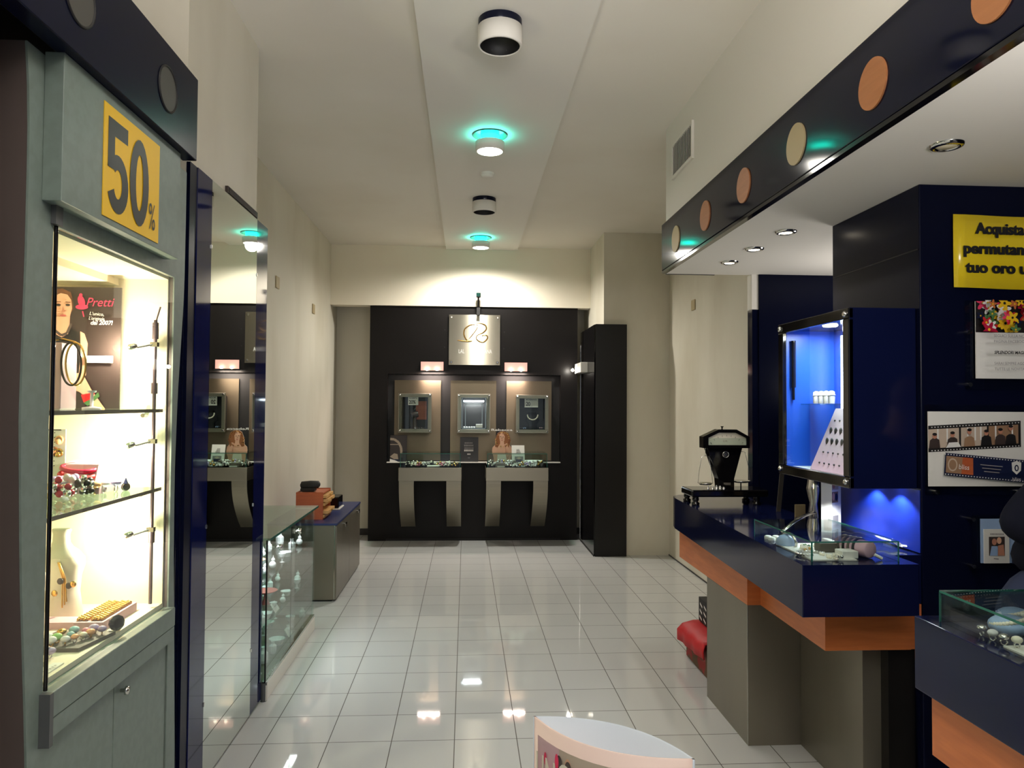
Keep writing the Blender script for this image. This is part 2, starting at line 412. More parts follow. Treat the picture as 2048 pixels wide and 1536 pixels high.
# recessed downlights in the low ceiling
for k, (y, on, lab) in enumerate(((2.42, 0, 'unlit recessed downlight with metal ring near the yellow sheet'), (3.70, 1, 'lit recessed downlight, nearest of the lit row of three'), (4.12, 1, 'lit recessed downlight, middle of the lit row of three'), (4.52, 1, 'lit recessed downlight, farthest of the lit row of three'))):
    t = thing('downlight', lab, 'downlight', (1.64, y, 2.515), 'recessed downlights in the low ceiling')
    part('trim_ring', MB().lathe([(.036, -.004), (.04, -.012), (.052, -.008), (.055, 0)], (1.64, y, 2.53), n=28), 'chrome', t)
    part('bulb', MB().lathe([(.001, -.010), (.03, -.008), (.036, -.002)], (1.64, y, 2.53), n=24), 'spot_glow' if on else 'dim_bulb', t)
    if on: light('downlight_light', 'SPOT', (1.64, y, 2.50), 9, (1, .93, .82), .03, spot=math.radians(95), blend=.6)

# ================================================================ FASCIAS
t = thing('blue_fascia', 'glossy navy fascia with orange discs along the right canopy', 'fascia', (1.345, 2, 2.54))
part('board', B(1.325, 1.358, -2.5, 4.955, 2.545, 2.86), 'navy_gloss', t, bevel=.004)
part('edge_strip', B(1.327, 1.357, -2.5, 4.955, 2.527, 2.543), 'black_gloss', t)
for y, mname in ((4.605, 'beige_plate_sheen'), (4.025, 'disc_wood'), (3.453, 'disc_wood'), (2.887, 'beige_plate_sheen'), (2.321, 'disc_wood'), (1.76, 'disc_wood')):  # the beige ones are wood discs with lamp reflection painted in
    part('disc', MB().lathe([(.083, 0), (.083, .006)], (1.325, y, 2.688), (-1, 0, 0), 36, smooth=False), mname, t, 'wood disc with lamp reflection in its colour' if mname == 'beige_plate_sheen' else None)
mb = MB().box(1.36, 1.7, 4.972, 4.985, 2.527, 2.54)
struct('trim_5', mb, 'charcoal')

t = thing('dark_fascia', 'dark navy fascia with recessed grey discs above the left display cabinet', 'fascia', (-1.04, 1, 2.54))
hz = 2.695
mb = MB().box(-1.075, -1.022, -2.5, 2.84, 2.54, 2.85)
part('board', mb, 'navy_dark', t, bevel=.003)
part('canopy_top', B(-1.76, -1.075, -2.5, 2.84, 2.78, 2.85), 'black_matte', t)
for y in (2.56, 1.985):
    part('disc', MB().lathe([(.072, 0), (.072, .001)], (-1.0216, y, hz), (1, 0, 0), 36, smooth=False), 'dark_disc', t)
    part('disc_rim', MB().torus((-1.021, y, hz), .075, .004, (1, 0, 0), 36), 'black_matte', t)

# ================================================================ MIRROR PANEL ON THE PILLAR
t = thing('mirror_panel', 'tall mirror with dark blue glass margins on the left pillar', 'mirror', (-1.11, 3.6, 0))
part('mirror_glass', B(-1.118, -1.1, 3.245, 3.935, .02, 2.59), 'mirror', t)
part('blue_margin', B(-1.118, -1.1, 3.075, 3.243, .02, 2.59), 'blue_glass', t)
part('dark_post', B(-1.119, -1.104, 2.999, 3.074, 0, 2.59), 'navy_dark', t)
part('blue_margin', B(-1.118, -1.1, 3.937, 4.14, .02, 2.59), 'blue_glass', t)
part('return_panel', B(-1.75, -1.119, 2.955, 2.998, 0, 2.52), 'navy_gloss', t)
for z in (2.3, 1.1, .35):
    for y in (3.244, 3.936): part('clip', B(-1.1, -1.096, y - .004, y + .004, z - .008, z + .008), 'chrome', t)

# ================================================================ LEFT LIT DISPLAY CABINET
t = thing('display_cabinet', 'grey display cabinet with bright lit glass front left of the mirror', 'cabinet', (-1.4, 2.4, 0))
cab = t
def lerp_curve(tab, z):
    for (z0, y0), (z1, y1) in zip(tab[:-1], tab[1:]):
        if z <= z1: return y0 + (y1 - y0) * (z - z0) / (z1 - z0)
    return tab[-1][1]
NEAR = [(0, 1.995), (.4, 1.985), (.8, 1.96), (1.2, 1.925), (1.6, 1.905), (2.0, 1.914), (2.3, 1.914), (2.45, 1.905), (2.53, 1.894)]
FAR = [(0, 2.945), (.25, 2.94), (.7, 2.915), (1.05, 2.893), (1.35, 2.887), (1.65, 2.901), (1.85, 2.925), (2.05, 2.948), (2.3, 2.951), (2.53, 2.952)]
def side(tab, yin):
    zs = [2.53 * k / 24 for k in range(25)]
    pts = [(-1.1, lerp_curve(tab, z), z) for z in zs]
    pts = [(-1.1, yin, 0)] + pts + [(-1.1, yin, 2.53)]
    return [(x - .006, y, z) for x, y, z in pts], pts
for tab, yin in ((NEAR, 2.03), (FAR, 2.85)):
    bk, fr = side(tab, yin)
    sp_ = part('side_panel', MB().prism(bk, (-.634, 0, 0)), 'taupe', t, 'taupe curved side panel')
    part('front_stile', MB().prism(fr, (-.0055, 0, 0)), 'grey_laminate', sp_, 'grey front edge of the side panel')
part('top_panel', B(-1.74, -1.1, 2.03, 2.85, 2.10, 2.53), 'grey_laminate', t)
part('base_panel', B(-1.74, -1.122, 2.03, 2.85, 0, .8), 'grey_laminate', t)
part('sill_rail', B(-1.74, -1.074, 2.03, 2.85, .80, .868), 'grey_laminate', t, bevel=.003)
part('lower_rail', B(-1.74, -1.076, 2.03, 2.85, .748, .797), 'grey_laminate', t, bevel=.002)
mb = MB().use('warm_lining').box(-1.69, -1.67, 2.03, 2.85, .868, 2.10).box(-1.67, -1.12, 2.03, 2.036, .868, 2.10).box(-1.67, -1.12, 2.842, 2.85, .868, 2.10).box(-1.67, -1.12, 2.036, 2.842, .868, .884).box(-1.67, -1.12, 2.036, 2.842, 2.09, 2.10)
mb.box(-1.67, -1.3, 2.3, 2.842, 2.065, 2.09)
part('white_lining', mb, None, t)
for i, (y0, y1) in enumerate(((2.033, 2.437), (2.441, 2.846))):
    d = part('door', B(-1.122, -1.104, y0, y1, .02, .745), 'grey_laminate', t, bevel=.002)
    if i: part('knob', MB().lathe([(.006, 0), (.006, .012), (.014, .016), (.012, .026), (.001, .028)], (-1.104, 2.485, .70), (1, 0, 0), 16), 'chrome', d)
part('header_board', B(-1.1, -1.05, 1.972, 2.757, 2.15, 2.54), 'grey_laminate', t, bevel=.002)
part('front_glass', B(-1.104, -1.099, 2.045, 2.846, .872, 2.095), 'glass_front', t)
part('glass_edge', MB().rod((-1.1, 2.043, .80), (-1.1, 2.043, 2.12), .0055), 'black_gloss', t, 'thin black glass edge')
part('hinge_fitting', B(-1.106, -1.086, 2.016, 2.05, 2.10, 2.15), 'grey_dark', t)
part('hinge_fitting', B(-1.106, -1.072, 2.014, 2.032, .73, .868), 'grey_dark', t)
for z, d in ((1.598, -1.13), (1.308, -1.13)):
    s_ = part('glass_shelf', B(-1.668, d, 2.04, 2.838, z - .006, z + .006), 'glass_green', t)
    part('shelf_edge', B(d, d + .002, 2.04, 2.838, z - .006, z + .006), 'slate', s_)
    for yy in (2.82,): part('shelf_pin', MB().rod((d - .06, yy - .01, z - .018), (d - .06, 2.842, z - .018), .008), 'chrome', s_)
pole = part('lamp_rod', MB().rod((-1.135, 2.775, .90), (-1.135, 2.775, 1.93), .0065).cyl((-1.135, 2.775, 1.86), .011, .06).cyl((-1.135, 2.775, 1.66), .011, .04).cyl((-1.135, 2.775, 1.12), .011, .04).rod((-1.135, 2.775, 1.92), (-1.125, 2.79, 1.98), .003), 'rod_grey', t)
for z in (1.84, 1.487, 1.168):
    a = MB().box(-1.15, -1.125, 2.765, 2.785, z - .008, z + .008).rod((-1.14, 2.77, z), (-1.185, 2.74, z - .014), .004).lathe([(.006, 0), (.011, .008), (.011, .026), (.007, .03)], (-1.185, 2.74, z - .006), (-.75, -.55, -.35), 14)
    part('spot_arm', a, 'chrome', pole)
    light('cabinet_spot', 'POINT', (-1.225, 2.69, z - .022), 10, (1, .83, .61), .012)
for z in (1.78, 1.71, 1.64): pass

# yellow 50% notice on the header board
t = thing('discount_poster', 'yellow notice reading 50% on the grey header board', 'poster', (-1.049, 2.37, 2.165))
part('sheet', B(-1.0498, -1.0475, 2.182, 2.568, 2.168, 2.50), 'yellow', t)
mb = MB(); p = Pic(mb, (-1.0475, 2.182, 2.168), (0, 1, 0), (0, 0, 1))
def outline(pic, m_, pts): pic.poly(m_, pts)
# heavy condensed numerals drawn as shapes
def arc(cx, cy, rx, ry, a0, a1, n=18): return [(cx + rx * math.cos(math.radians(a0 + (a1 - a0) * i / n)), cy + ry * math.sin(math.radians(a0 + (a1 - a0) * i / n))) for i in range(n + 1)]
def ringarc(cx, cy, rx, ry, wx, wy, a0, a1, n=24):
    o_ = arc(cx, cy, rx, ry, a0, a1, n); i_ = arc(cx, cy, rx - wx, ry - wy, a0, a1, n)
    p.nx(); mb.use('ink')
    for k in range(n): mb.poly([p.P(*i_[k]), p.P(*o_[k]), p.P(*o_[k + 1]), p.P(*i_[k + 1])])
p.rect('ink', .028, .150, .250, .298)
p.rect('ink', .024, .066, .150, .298)
ringarc(.088, .112, .068, .088, .042, .044, -155, 135)
p.poly('ink', [(.024, .150), (.066, .150), (.066, .175), (.05, .18)])
ringarc(.232, .160, .068, .138, .042, .048, 0, 360)
p.text('ink', '%', .305, .035, .088, sx=.62)
part('lettering', mb, None, t)

# ---- contents of the lit cabinet
def SH(z): return z + .0062
ZU, ZM, ZB = SH(1.598), SH(1.308), .884
# fashion poster
t = thing('fashion_poster', 'dark fashion poster with a woman and pink script on the top shelf', 'poster', (-1.37, 2.75, ZU))
mb = MB().use('photo_dark').box(-1.50, -1.245, 2.745, 2.751, ZU, 2.042)
p = Pic(mb, (-1.50, 2.745, ZU), (1, 0, 0), (0, 0, 1))
p.poly('photo_dark', [(0, 0), (.255, 0), (.255, .43), (0, .437)])
p.poly('hair_brown', [(.0, .33), (.012, .40), (.03, .425), (.055, .425), (.078, .41), (.088, .385), (.088, .355), (.05, .31), (.01, .29)])
p.poly('skin', [(.03, .33), (.03, .25), (.075, .25), (.078, .33)])                 # neck
p.poly('ink', [(.0, .24), (.03, .275), (.09, .285), (.115, .27), (.125, .2), (.125, .12), (.0, .12)])   # top
p.poly('skin', [(.115, .278), (.13, .27), (.142, .235), (.138, .12), (.112, .11), (.118, .2)])          # arm
p.poly('skin', [(.018, .38), (.024, .405), (.045, .415), (.068, .41), (.082, .39), (.085, .36), (.078, .33), (.062, .312), (.05, .31), (.036, .318), (.022, .345)])
p.poly('hair_brown', [(.01, .39), (.02, .425), (.05, .432), (.08, .418), (.086, .395), (.068, .412), (.045, .416), (.028, .408)])
p.poly('skin_shadow', [(.03, .325), (.05, .309), (.075, .322), (.07, .305), (.05, .298), (.035, .306)]); p.poly('skin', [(.022, .345), (.05, .31), (.078, .33), (.07, .35)]); p.ell('ink', .038, .372, .009, .004); p.ell('ink', .071, .372, .008, .004)
p.line('hair_brown', [(.028, .384), (.047, .383)], .003); p.line('hair_brown', [(.063, .383), (.08, .381)], .003)
p.poly('skin_shadow', [(.055, .37), (.06, .347), (.05, .345)]); p.ell('lips', .056, .334, .011, .004)
p.poly('skin', [(.032, .33), (.03, .268), (.053, .255), (.076, .268), (.076, .33)]); p.line('taupe', [(.022, .305), (.03, .28), (.052, .262), (.072, .27), (.086, .305)], .009)
p.poly('skin', [(.095, .13), (.13, .125), (.16, .07), (.178, .045), (.195, .02), (.21, .0), (.17, .0), (.15, .035), (.12, .06), (.095, .07)])  # forearm
p.poly('red', [(.125, .05), (.175, .06), (.16, .035), (.135, .022)]); p.poly('green_petal', [(.135, .022), (.16, .035), (.185, .06), (.19, .045), (.15, .01)])
p.ell('pink_ink', .12, .385, .012, .022, rot=.3); p.ell('pink_ink', .122, .365, .022, .009); p.line('pink_ink', [(.125, .35), (.13, .33)], .004); p.ell('pink_ink', .118, .408, .006, .006)
p.text('pink_ink', 'Pretti', .138, .368, .032, sx=.95, shear=.3)
p.text('white_ink', "L'unico,", .150, .337, .012, rot=-.08, shear=.2); p.text('white_ink', "L'originale,", .148, .32, .012, rot=-.06, shear=.2, sx=.8); p.text('white_ink', 'dal 2007!', .155, .302, .015, shear=.2, bold=.02)
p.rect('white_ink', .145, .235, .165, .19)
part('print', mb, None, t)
# mauve block with a hanging necklace
solo('display_block', B(-1.46, -1.30, 2.46, 2.56, ZU, 1.82), 'mauve', 'mauve display block on the top shelf in front of the poster', 'display block', bevel=.004)
for dx, r_, m_, lab in ((-.252, .0035, 'black_gloss', 'black cord necklace looped over the mauve block'), (-.238, .003, 'gold', 'golden cord necklace looped beside the black cord')):
    mb = MB(); cx = dx - 1.012
    mb.torus((cx, 2.452, 1.75), .031, r_, (0, 1, .05), 30, 8, 1, 2.2)
    mb.tube([(cx - .08, 2.452, 1.824), (cx - .04, 2.452, 1.83), (cx, 2.452, 1.82)], r_)
    solo('necklace', mb, m_, lab, 'necklace')
solo('bracelet_stand', MB().lathe([(.03, 0), (.03, .006), (.006, .01), (.005, .055), (.014, .058), (.014, .064)], (-1.27, 2.6, ZU), n=18), 'clear_stone', 'small clear ring stand on the top shelf beside the poster', 'stand')
# middle shelf
t = thing('earring_card', 'white pierced earring card standing at the left of the middle shelf', 'earring card', (-1.44, 2.70, ZM))
mb = MB().use('white_card').box(-1.475, -1.405, 2.70, 2.704, ZM, 1.532).box(-1.475, -1.405, 2.704, 2.75, ZM, ZM + .004); part('card', mb, None, t)
mb = MB().use('ink').box(-1.475, -1.42, 2.698, 2.7, 1.528, 1.532)
for k in range(8): mb.ball((-1.442, 2.699, 1.52 - k * .0165), .0022, 6, 4)
part('peg_hole', mb, None, t)
for (x, z, m_) in ((-1.425, 1.495, 'peach_stone'), (-1.44, 1.455, 'hair_auburn'), (-1.425, 1.45, 'gold')):
    part('earring', MB().torus((x, 2.696, z), .012, .004, (0, 1, 0), 14, 6).ball((x, 2.692, z - .006), .010, 10, 6), m_, t)
t = thing('bangle_cushion', 'mauve wedge cushion for bangles on the middle shelf', 'cushion', (-1.33, 2.66, ZM))
part('wedge', MB().prism([(-1.42, 2.62, ZM), (-1.25, 2.62, ZM), (-1.25, 2.74, ZM), (-1.42, 2.74, ZM)], (0, 0, .03)).prism([(-1.39, 2.63, ZM + .03), (-1.39, 2.73, ZM + .03), (-1.39, 2.73, ZM + .11), (-1.39, 2.66, ZM + .10)], (.12, 0, 0)), 'mauve', t, bevel=.003)
for k, (m_, lab) in enumerate((('ruby', 'dark ruby red bangle, upper of two on the mauve cushion'), ('red', 'bright red bangle, lower of two on the mauve cushion'))):
    solo('bangle', MB().torus((-1.335, 2.655 - k * .012, ZM + .085 - k * .022), .055, .0085, (.1, -.3, 1), 28, 8, 1, .55), m_, lab, 'bangle', 'red bangles')
def ring(x, y, z, stone, metal, lab, r=.009, rz=0, big=1.0, group=None, cat='ring'):
    t_ = thing('ring', lab, cat, (x, y, z), group)
    ax = (math.cos(rz), math.sin(rz), 0)
    part('band', MB().torus((x, y, z + r), r, .0022, ax, 20, 6), metal, t_)
    part('stone', MB().ball((x, y, z + 2 * r + .004 * big), .0085 * big, 12, 7, (1, 1, .7)), stone, t_)
    return t_
def cluster(x, y, z, r, m1, m2, lab, n=9, name='brooch', group=None, tall=.3):
    mb_ = MB(); rnd = random.Random(int(x * 1e4) ^ int(y * 1e4))
    for k in range(n):
        mb_.use(m1 if k % 2 else m2); a = k * 2.4; q = r * (k / n) ** .5
        mb_.ball((x + q * math.cos(a), y + q * math.sin(a), z + r * .35 + rnd.random() * r * tall), r * .35, 8, 5)
    return solo(name, mb_, None, lab, 'jewellery', group)
cluster(-1.315, 2.50, ZM, .034, 'silver', 'ruby', 'silver and red stone brooch near the front of the middle shelf', 18, tall=1.5)
cluster(-1.34, 2.57, ZM, .038, 'white_card', 'lilac_stone', 'white beaded brooch under the red bangles', 20, tall=1.5)
cluster(-1.285, 2.59, ZM, .032, 'ink', 'silver', 'black and silver brooch on the middle shelf', 16, tall=1.5)
ring(-1.26, 2.62, ZM, 'peach_stone', 'gold', 'gold ring with peach stone on the middle shelf', big=2.1, r=.012)
ring(-1.25, 2.66, ZM, 'clear_stone', 'silver', 'silver ring with clear stone on the middle shelf', big=2.1, r=.012)
ring(-1.225, 2.69, ZM, 'lilac_stone', 'silver', 'silver ring with lilac stone on the middle shelf', big=2.1, r=.012)
t = thing('striped_ring', 'wide silver ring with dark stripes, right end of the middle shelf', 'ring', (-1.205, 2.72, ZM))
part('band', MB().lathe([(.012, -.008), (.014, 0), (.012, .008)], (-1.205, 2.72, ZM + .014), (.6, -.8, 0), 20), 'silver', t)
part('dark_stripe', MB().torus((-1.205, 2.72, ZM + .0142), .0135, .0018, (.6, -.8, 0), 20, 6), 'ink', t)
part('crest', MB().lathe([(.009, 0), (.001, .02)], (-1.205, 2.72, ZM + .026), n=10), 'photo_navy', t)
t = thing('gold_bangle', 'gold bangle with clear stones at the left front of the middle shelf', 'bangle', (-1.345, 2.46, ZM))
part('hoop', MB().torus((-1.345, 2.46, ZM + .03), .028, .004, (.5, .8, 0), 24, 8), 'gold', t)
part('stones', MB().ball((-1.322, 2.452, ZM + .03), .012, 10, 6), 'clear_stone', t)
# bottom of the cabinet : busts, trays, stones
def bust(x, y, z, s, lab):
    prof = [(.075, 0), (.078, .02), (.066, .1), (.07, .16), (.082, .2), (.08, .225), (.06, .25), (.04, .265), (.03, .28), (.028, .31), (.034, .325), (.03, .33)]
    t_ = thing('necklace_bust', lab, 'necklace bust', (x, y, z), 'white necklace busts')
    part('torso', MB().lathe([(r_ * s, h * s) for r_, h in prof], (x, y, z), n=28, sx=1.05, sy=.55), 'cream', t_)
    part('base', MB().lathe([(.085 * s, 0), (.085 * s, .006)], (x, y, z), n=28, sx=1.05, sy=.7), 'white_card', t_)
bust(-1.39, 2.66, ZB, .93, 'white necklace bust at the back of the cabinet floor')
bust(-1.43, 2.53, ZB, .78, 'white necklace bust with red beads at the cabinet left')
mb = MB().use('ruby')
for k in range(22):
    a = math.pi * (1.0 + k / 21.0); mb.ball((-1.408 + .048 * math.cos(a), 2.478, ZB + .165 + .07 * math.sin(a)), .011, 10, 6)
solo('bead_necklace', mb, None, 'red bead necklace on the smaller white bust', 'necklace')
t = thing('pendant_necklace', 'long golden pendant necklace hanging on the back bust', 'necklace', (-1.36, 2.60, ZB))
mb = MB()
for k, dx in enumerate((-.008, 0, .006)): mb.tube([(-1.375 + dx * .3, 2.617, ZB + .20), (-1.352 + dx * .6, 2.608, ZB + .15), (-1.347 + dx, 2.606, ZB + .05 + .01 * k)], .0024)
part('chain', mb, 'gold', t)
for x, z, m_ in ((-1.378, .10, 'gold'), (-1.332, .125, 'photo_dark'), (-1.318, .13, 'gold'), (-1.36, .14, 'photo_dark')):
    part('charm', MB().ball((x, 2.6, ZB + z), .011, 10, 6, (1, .4, 1)), m_, t)
def tray(x0, x1, y0, y1, z0, h, m_, lab, shear=0):
    return solo('jewellery_tray', MB().prism([(x0, y0, z0), (x1, y0, z0), (x1 + shear, y1, z0), (x0 + shear, y1, z0)], (0, 0, h)), m_, lab, 'tray', bevel=.003)
tray(-1.40, -1.27, 2.53, 2.60, ZB, .022, 'mauve', 'mauve display tray at the left behind the slate tray')
tray(-1.265, -1.17, 2.50, 2.75, ZB, .03, 'mauve', 'long mauve display tray with golden bracelets')
for k, lab in enumerate(('wide woven gold bracelet, left one on the long mauve tray', 'wide woven gold bracelet, right one on the long mauve tray')):
    mb = MB(); x0 = -1.258 + k * .045
    for i in range(26):
        for j in range(4): mb.ball((x0 + j * .0095, 2.52 + i * .0084, ZB + .034 + .003 * ((i + j) % 2)), .0058, 6, 4)
    solo('woven_bracelet', mb, 'gold', lab, 'bracelet', 'woven gold bracelets')
tray(-1.33, -1.145, 2.30, 2.47, ZB, .012, 'slate', 'dark slate tray holding coloured stone rings', .03)
stones = [(-1.30, 2.33, 'green_stone', 'green'), (-1.265, 2.36, 'clear_stone', 'clear'), (-1.235, 2.35, 'green_stone', 'pale green'), (-1.21, 2.38, 'aqua_stone', 'aqua'), (-1.25, 2.405, 'gold', 'golden'), (-1.22, 2.42, 'aqua_stone', 'blue'), (-1.185, 2.42, 'pink_stone', 'pink'), (-1.16, 2.40, 'peach_stone', 'peach'), (-1.17, 2.44, 'lilac_stone', 'lilac'), (-1.185, 2.355, 'peach_stone', 'honey'), (-1.20, 2.33, 'clear_stone', 'white'), (-1.235, 2.318, 'clear_stone', 'crystal'), (-1.17, 2.375, 'cream', 'cream'), (-1.14, 2.43, 'lilac_stone', 'violet')]
for k, (x, y, m_, nm) in enumerate(stones):
    ring(x, y, ZB + .012, m_, 'gold' if k % 3 else 'silver', f'ring with {nm} stone on the slate tray', r=.006, rz=k, big=1.35 + .5 * ((k * 7) % 3) / 2, group='stone rings on the slate tray')
t = thing('cocktail_ring', 'big black faceted cocktail ring standing at the glass front', 'ring', (-1.128, 2.50, ZB))
part('stone', MB().lathe([(.012, -.012), (.024, -.006), (.026, .004), (.016, .012)], (-1.128, 2.50, ZB + .028), (.8, -.6, .1), 10, smooth=False), 'black_gloss', t)
part('band', MB().torus((-1.136, 2.508, ZB + .022), .016, .004, (.8, -.6, 0), 20, 6), 'gold', t)
ring(-1.215, 2.245, ZB, 'photo_navy', 'silver', 'silver ring with dark blue stone in front of the slate tray', r=.008, big=2.2)
ring(-1.20, 2.25, ZB, 'lilac_stone', 'silver', 'ring with violet stone in front of the slate tray', r=.007, big=1.8)
solo('bangle', MB().torus((-1.215, 2.17, ZB + .004), .036, .003, (0, 0, 1), 32, 8), 'slate', 'thin dark bangle lying at the front left of the cabinet floor', 'bangle')
mb = MB().use('white_card').box(-1.165, -1.135, 2.07, 2.2, ZB, ZB + .004)
p = Pic(mb, (-1.15, 2.075, ZB + .004), (.13, 1, 0), (-1, .13, 0))
for k in range(9): p.rect('grey_ink', k * .011, k * .011 + .007, 0, .009 if k in (0, 4) else .006)
part_ = solo('name_plate', mb, None, 'little white name plate with grey letters on the cabinet floor', 'name plate')

# ================================================================ LOW GLASS SHOWCASE
t = thing('glass_showcase', 'low glass showcase with sliding doors beside the mirror panel', 'showcase', (-1.35, 4.8, 0))
part('plinth', B(-1.612, -1.075, 4.155, 5.46, 0, .09), 'white_paint', t, bevel=.004)
part('corner_cap', MB().lathe([(.018, 0), (.018, .1)], (-1.092, 4.166, 0), n=14), 'grey_dark', t)
part('deck', B(-1.612, -1.085, 4.155, 5.46, .09, .105), 'grey_panel', t)
part('back_panel', B(-1.614, -1.606, 4.15, 5.46, .105, .875), 'grey_panel', t)
part('top_glass', B(-1.612, -1.062, 4.145, 5.465, .875, .888), 'glass_green', t)
part('top_edge', MB().box(-1.062, -1.06, 4.145, 5.465, .875, .888), 'glass_edge', t)
part('side_pane', B(-1.606, -1.085, 5.447, 5.453, .105, .875), 'glass_clear', t)
part('side_pane', B(-1.606, -1.085, 4.16, 4.166, .105, .875), 'glass_clear', t)
for i, (y0, y1, x) in enumerate(((4.16, 4.83, -1.082), (4.78, 5.45, -1.092))):
    d = part('glass_door', B(x - .004, x, y0, y1, .1, .872), 'glass_front', t)
    part('door_edge', B(x - .004, x, y0, y0 + .002, .1, .872), 'black_gloss', d)
    part('knob', MB().lathe([(.008, 0), (.008, .01), (.017, .014), (.017, .03), (.012, .034)], (x, y0 + (.2 if i == 0 else .12), .80), (1, 0, 0), 16), 'chrome', d)
part('corner_edge', MB().rod((-1.083, 4.158, .1), (-1.083, 4.158, .875), .005), 'black_gloss', t)
part('door_rail', B(-1.1, -1.078, 4.155, 5.455, .09, .108), 'chrome', t)
for z in (.615, .36):
    part('glass_shelf', B(-1.604, -1.12, 4.17, 5.44, z - .004, z + .004), 'glass_green', t)
CR = 'crystal pieces in the low showcase'
light('showcase_light', 'AREA', (-1.2, 4.8, .868), 11, (.95, .98, 1), .05, (0, 0, 0), sizey=1.2)
rnd = random.Random(3)
forms = [lambda m_, x, y, z, s: m_.lathe([(.5 * s, 0), (.2 * s, .1 * s), (.15 * s, .6 * s), (.6 * s, 1.1 * s), (.75 * s, 1.7 * s), (.7 * s, 1.7 * s), (.5 * s, 1.1 * s), (.05 * s, .75 * s)], (x, y, z), n=12, smooth=False),
         lambda m_, x, y, z, s: m_.lathe([(.7 * s, 0), (.95 * s, .5 * s), (1.2 * s, .9 * s), (1.12 * s, .9 * s), (.8 * s, .4 * s), (.05 * s, .2 * s)], (x, y, z), n=12, smooth=False),
         lambda m_, x, y, z, s: m_.ball((x, y, z + .55 * s), .55 * s, 9, 6).ball((x, y + .3 * s, z + 1.2 * s), .32 * s, 8, 5).lathe([(.12 * s, 0), (.01 * s, .5 * s)], (x, y + .3 * s, z + 1.4 * s), n=6, smooth=False),
         lambda m_, x, y, z, s: m_.lathe([(.5 * s, 0), (.62 * s, .4 * s), (.62 * s, 1.3 * s), (.3 * s, 1.6 * s), (.25 * s, 2 * s), (.35 * s, 2.05 * s)], (x, y, z), n=10, smooth=False)]
fn = ('goblet', 'bowl', 'figurine', 'bottle')
shelfn = {0.105: 'bottom deck', .364: 'middle shelf', .619: 'top shelf'}
ordn = ('nearest', 'second', 'third', 'fourth', 'fifth', 'sixth', 'seventh', 'farthest')
for z in (.105, .364, .619):
    for row, x in enumerate((-1.165, -1.33)):
        for k in range(8):
            i = rnd.randrange(4); y = 4.235 + 1.14 * (k / 7) ** 1.25 + rnd.uniform(-.012, .012)
            mb = MB(); forms[i](mb, x + rnd.uniform(-.02, .02), y, z, .036 * rnd.uniform(.85, 1.25))
            solo('crystal_' + fn[i], mb, 'crystal', f'{ordn[k]} crystal piece in the {("front", "back")[row]} row on the {shelfn[z]} of the low showcase', 'crystal ornament', CR)
for (x, y, z, m_, lab) in ((-1.2, 4.42, .619, 'peach_stone', 'peach dish on the top shelf of the low showcase'), (-1.2, 4.72, .364, 'lips', 'dusty red flower dish on the middle shelf of the low showcase')):
    solo('small_dish', MB().lathe([(.02, .012), (.05, .018), (.075, .03), (.07, .03), (.04, .022), (.01, .02)], (x - .05, y + .06, z + .055), n=18).lathe([(.03, 0), (.012, .03), (.01, .068)], (x - .05, y + .06, z), n=12), m_, lab, 'dish')
for (y, z, lab) in ((4.24, .619, 'white price card on the top shelf at the near end'), (4.24, .364, 'white price card on the middle shelf at the near end'), (4.24, .105, 'white price card on the bottom deck at the near end'), (4.98, .105, 'white price card lying on the bottom deck at the far end'), (4.62, .364, 'small white price card in the middle of the middle shelf')):
    solo('price_card', MB().prism([(-1.135, y - .05, z + .001), (-1.135, y + .05, z + .001), (-1.165, y + .05, z + .05), (-1.165, y - .05, z + .05)], (-.002, 0, 0)), 'white_card', lab, 'price card', 'white price cards')

# ================================================================ GREY CABINET WITH BLUE TOP
t = thing('low_cabinet', 'low grey cabinet with blue top by the left wall', 'cabinet', (-1.33, 6.87, 0))
part('body', B(-1.612, -1.07, 6.2, 7.545, .015, .625), 'grey_panel', t, bevel=.002)
part('plinth', B(-1.60, -1.09, 6.215, 7.53, 0, .015), 'black_matte', t)
part('blue_top', B(-1.614, -1.05, 6.185, 7.555, .625, .642), 'blue_top', t, bevel=.002)
for i, (y0, y1) in enumerate(((6.205, 6.87), (6.875, 7.54))):
    d = part('door', B(-1.07, -1.053, y0, y1, .02, .62), 'grey_panel', t, bevel=.002)
    part('handle', MB().box(-1.053, -1.03, (y0, y1)[i] + (.35, -.2)[i] - .03, (y0, y1)[i] + (.35, -.2)[i] + .03, .585, .593).box(-1.034, -1.03, (y0, y1)[i] + (.35, -.2)[i] - .03, (y0, y1)[i] + (.35, -.2)[i] + .03, .56, .593), 'chrome', d)
part('edge_trim', B(-1.072, -1.068, 6.197, 6.203, .02, .625), 'chrome', t)
t = thing('drawer_box', 'small orange wooden drawer box on the blue cabinet top', 'drawer box', (-1.33, 6.57, .642))
mb = MB().box(-1.432, -1.205, 6.395, 6.405, .642, .872).box(-1.432, -1.205, 6.735, 6.745, .642, .872).box(-1.432, -1.422, 6.405, 6.735, .642, .872).box(-1.422, -1.205, 6.405, 6.735, .855, .865).box(-1.422, -1.205, 6.405, 6.735, .642, .65)
part('carcass', mb, 'drawer_wood', t)
for k in range(6):
    if k == 2: continue
    z = .655 + k * .033; o_ = .012 + .014 * ((k * 2) % 3)
    d = part('drawer', MB().box(-1.42, -1.205 + o_, 6.408, 6.732, z, z + .026), 'pale_wood', t, bevel=.002)
    part('knob', MB().ball((-1.2 + o_, 6.57, z + .013), .007, 8, 5), 'gold', d)
t = thing('black_handset', 'black plastic device lying on top of the drawer box', 'device', (-1.33, 6.5, .872))
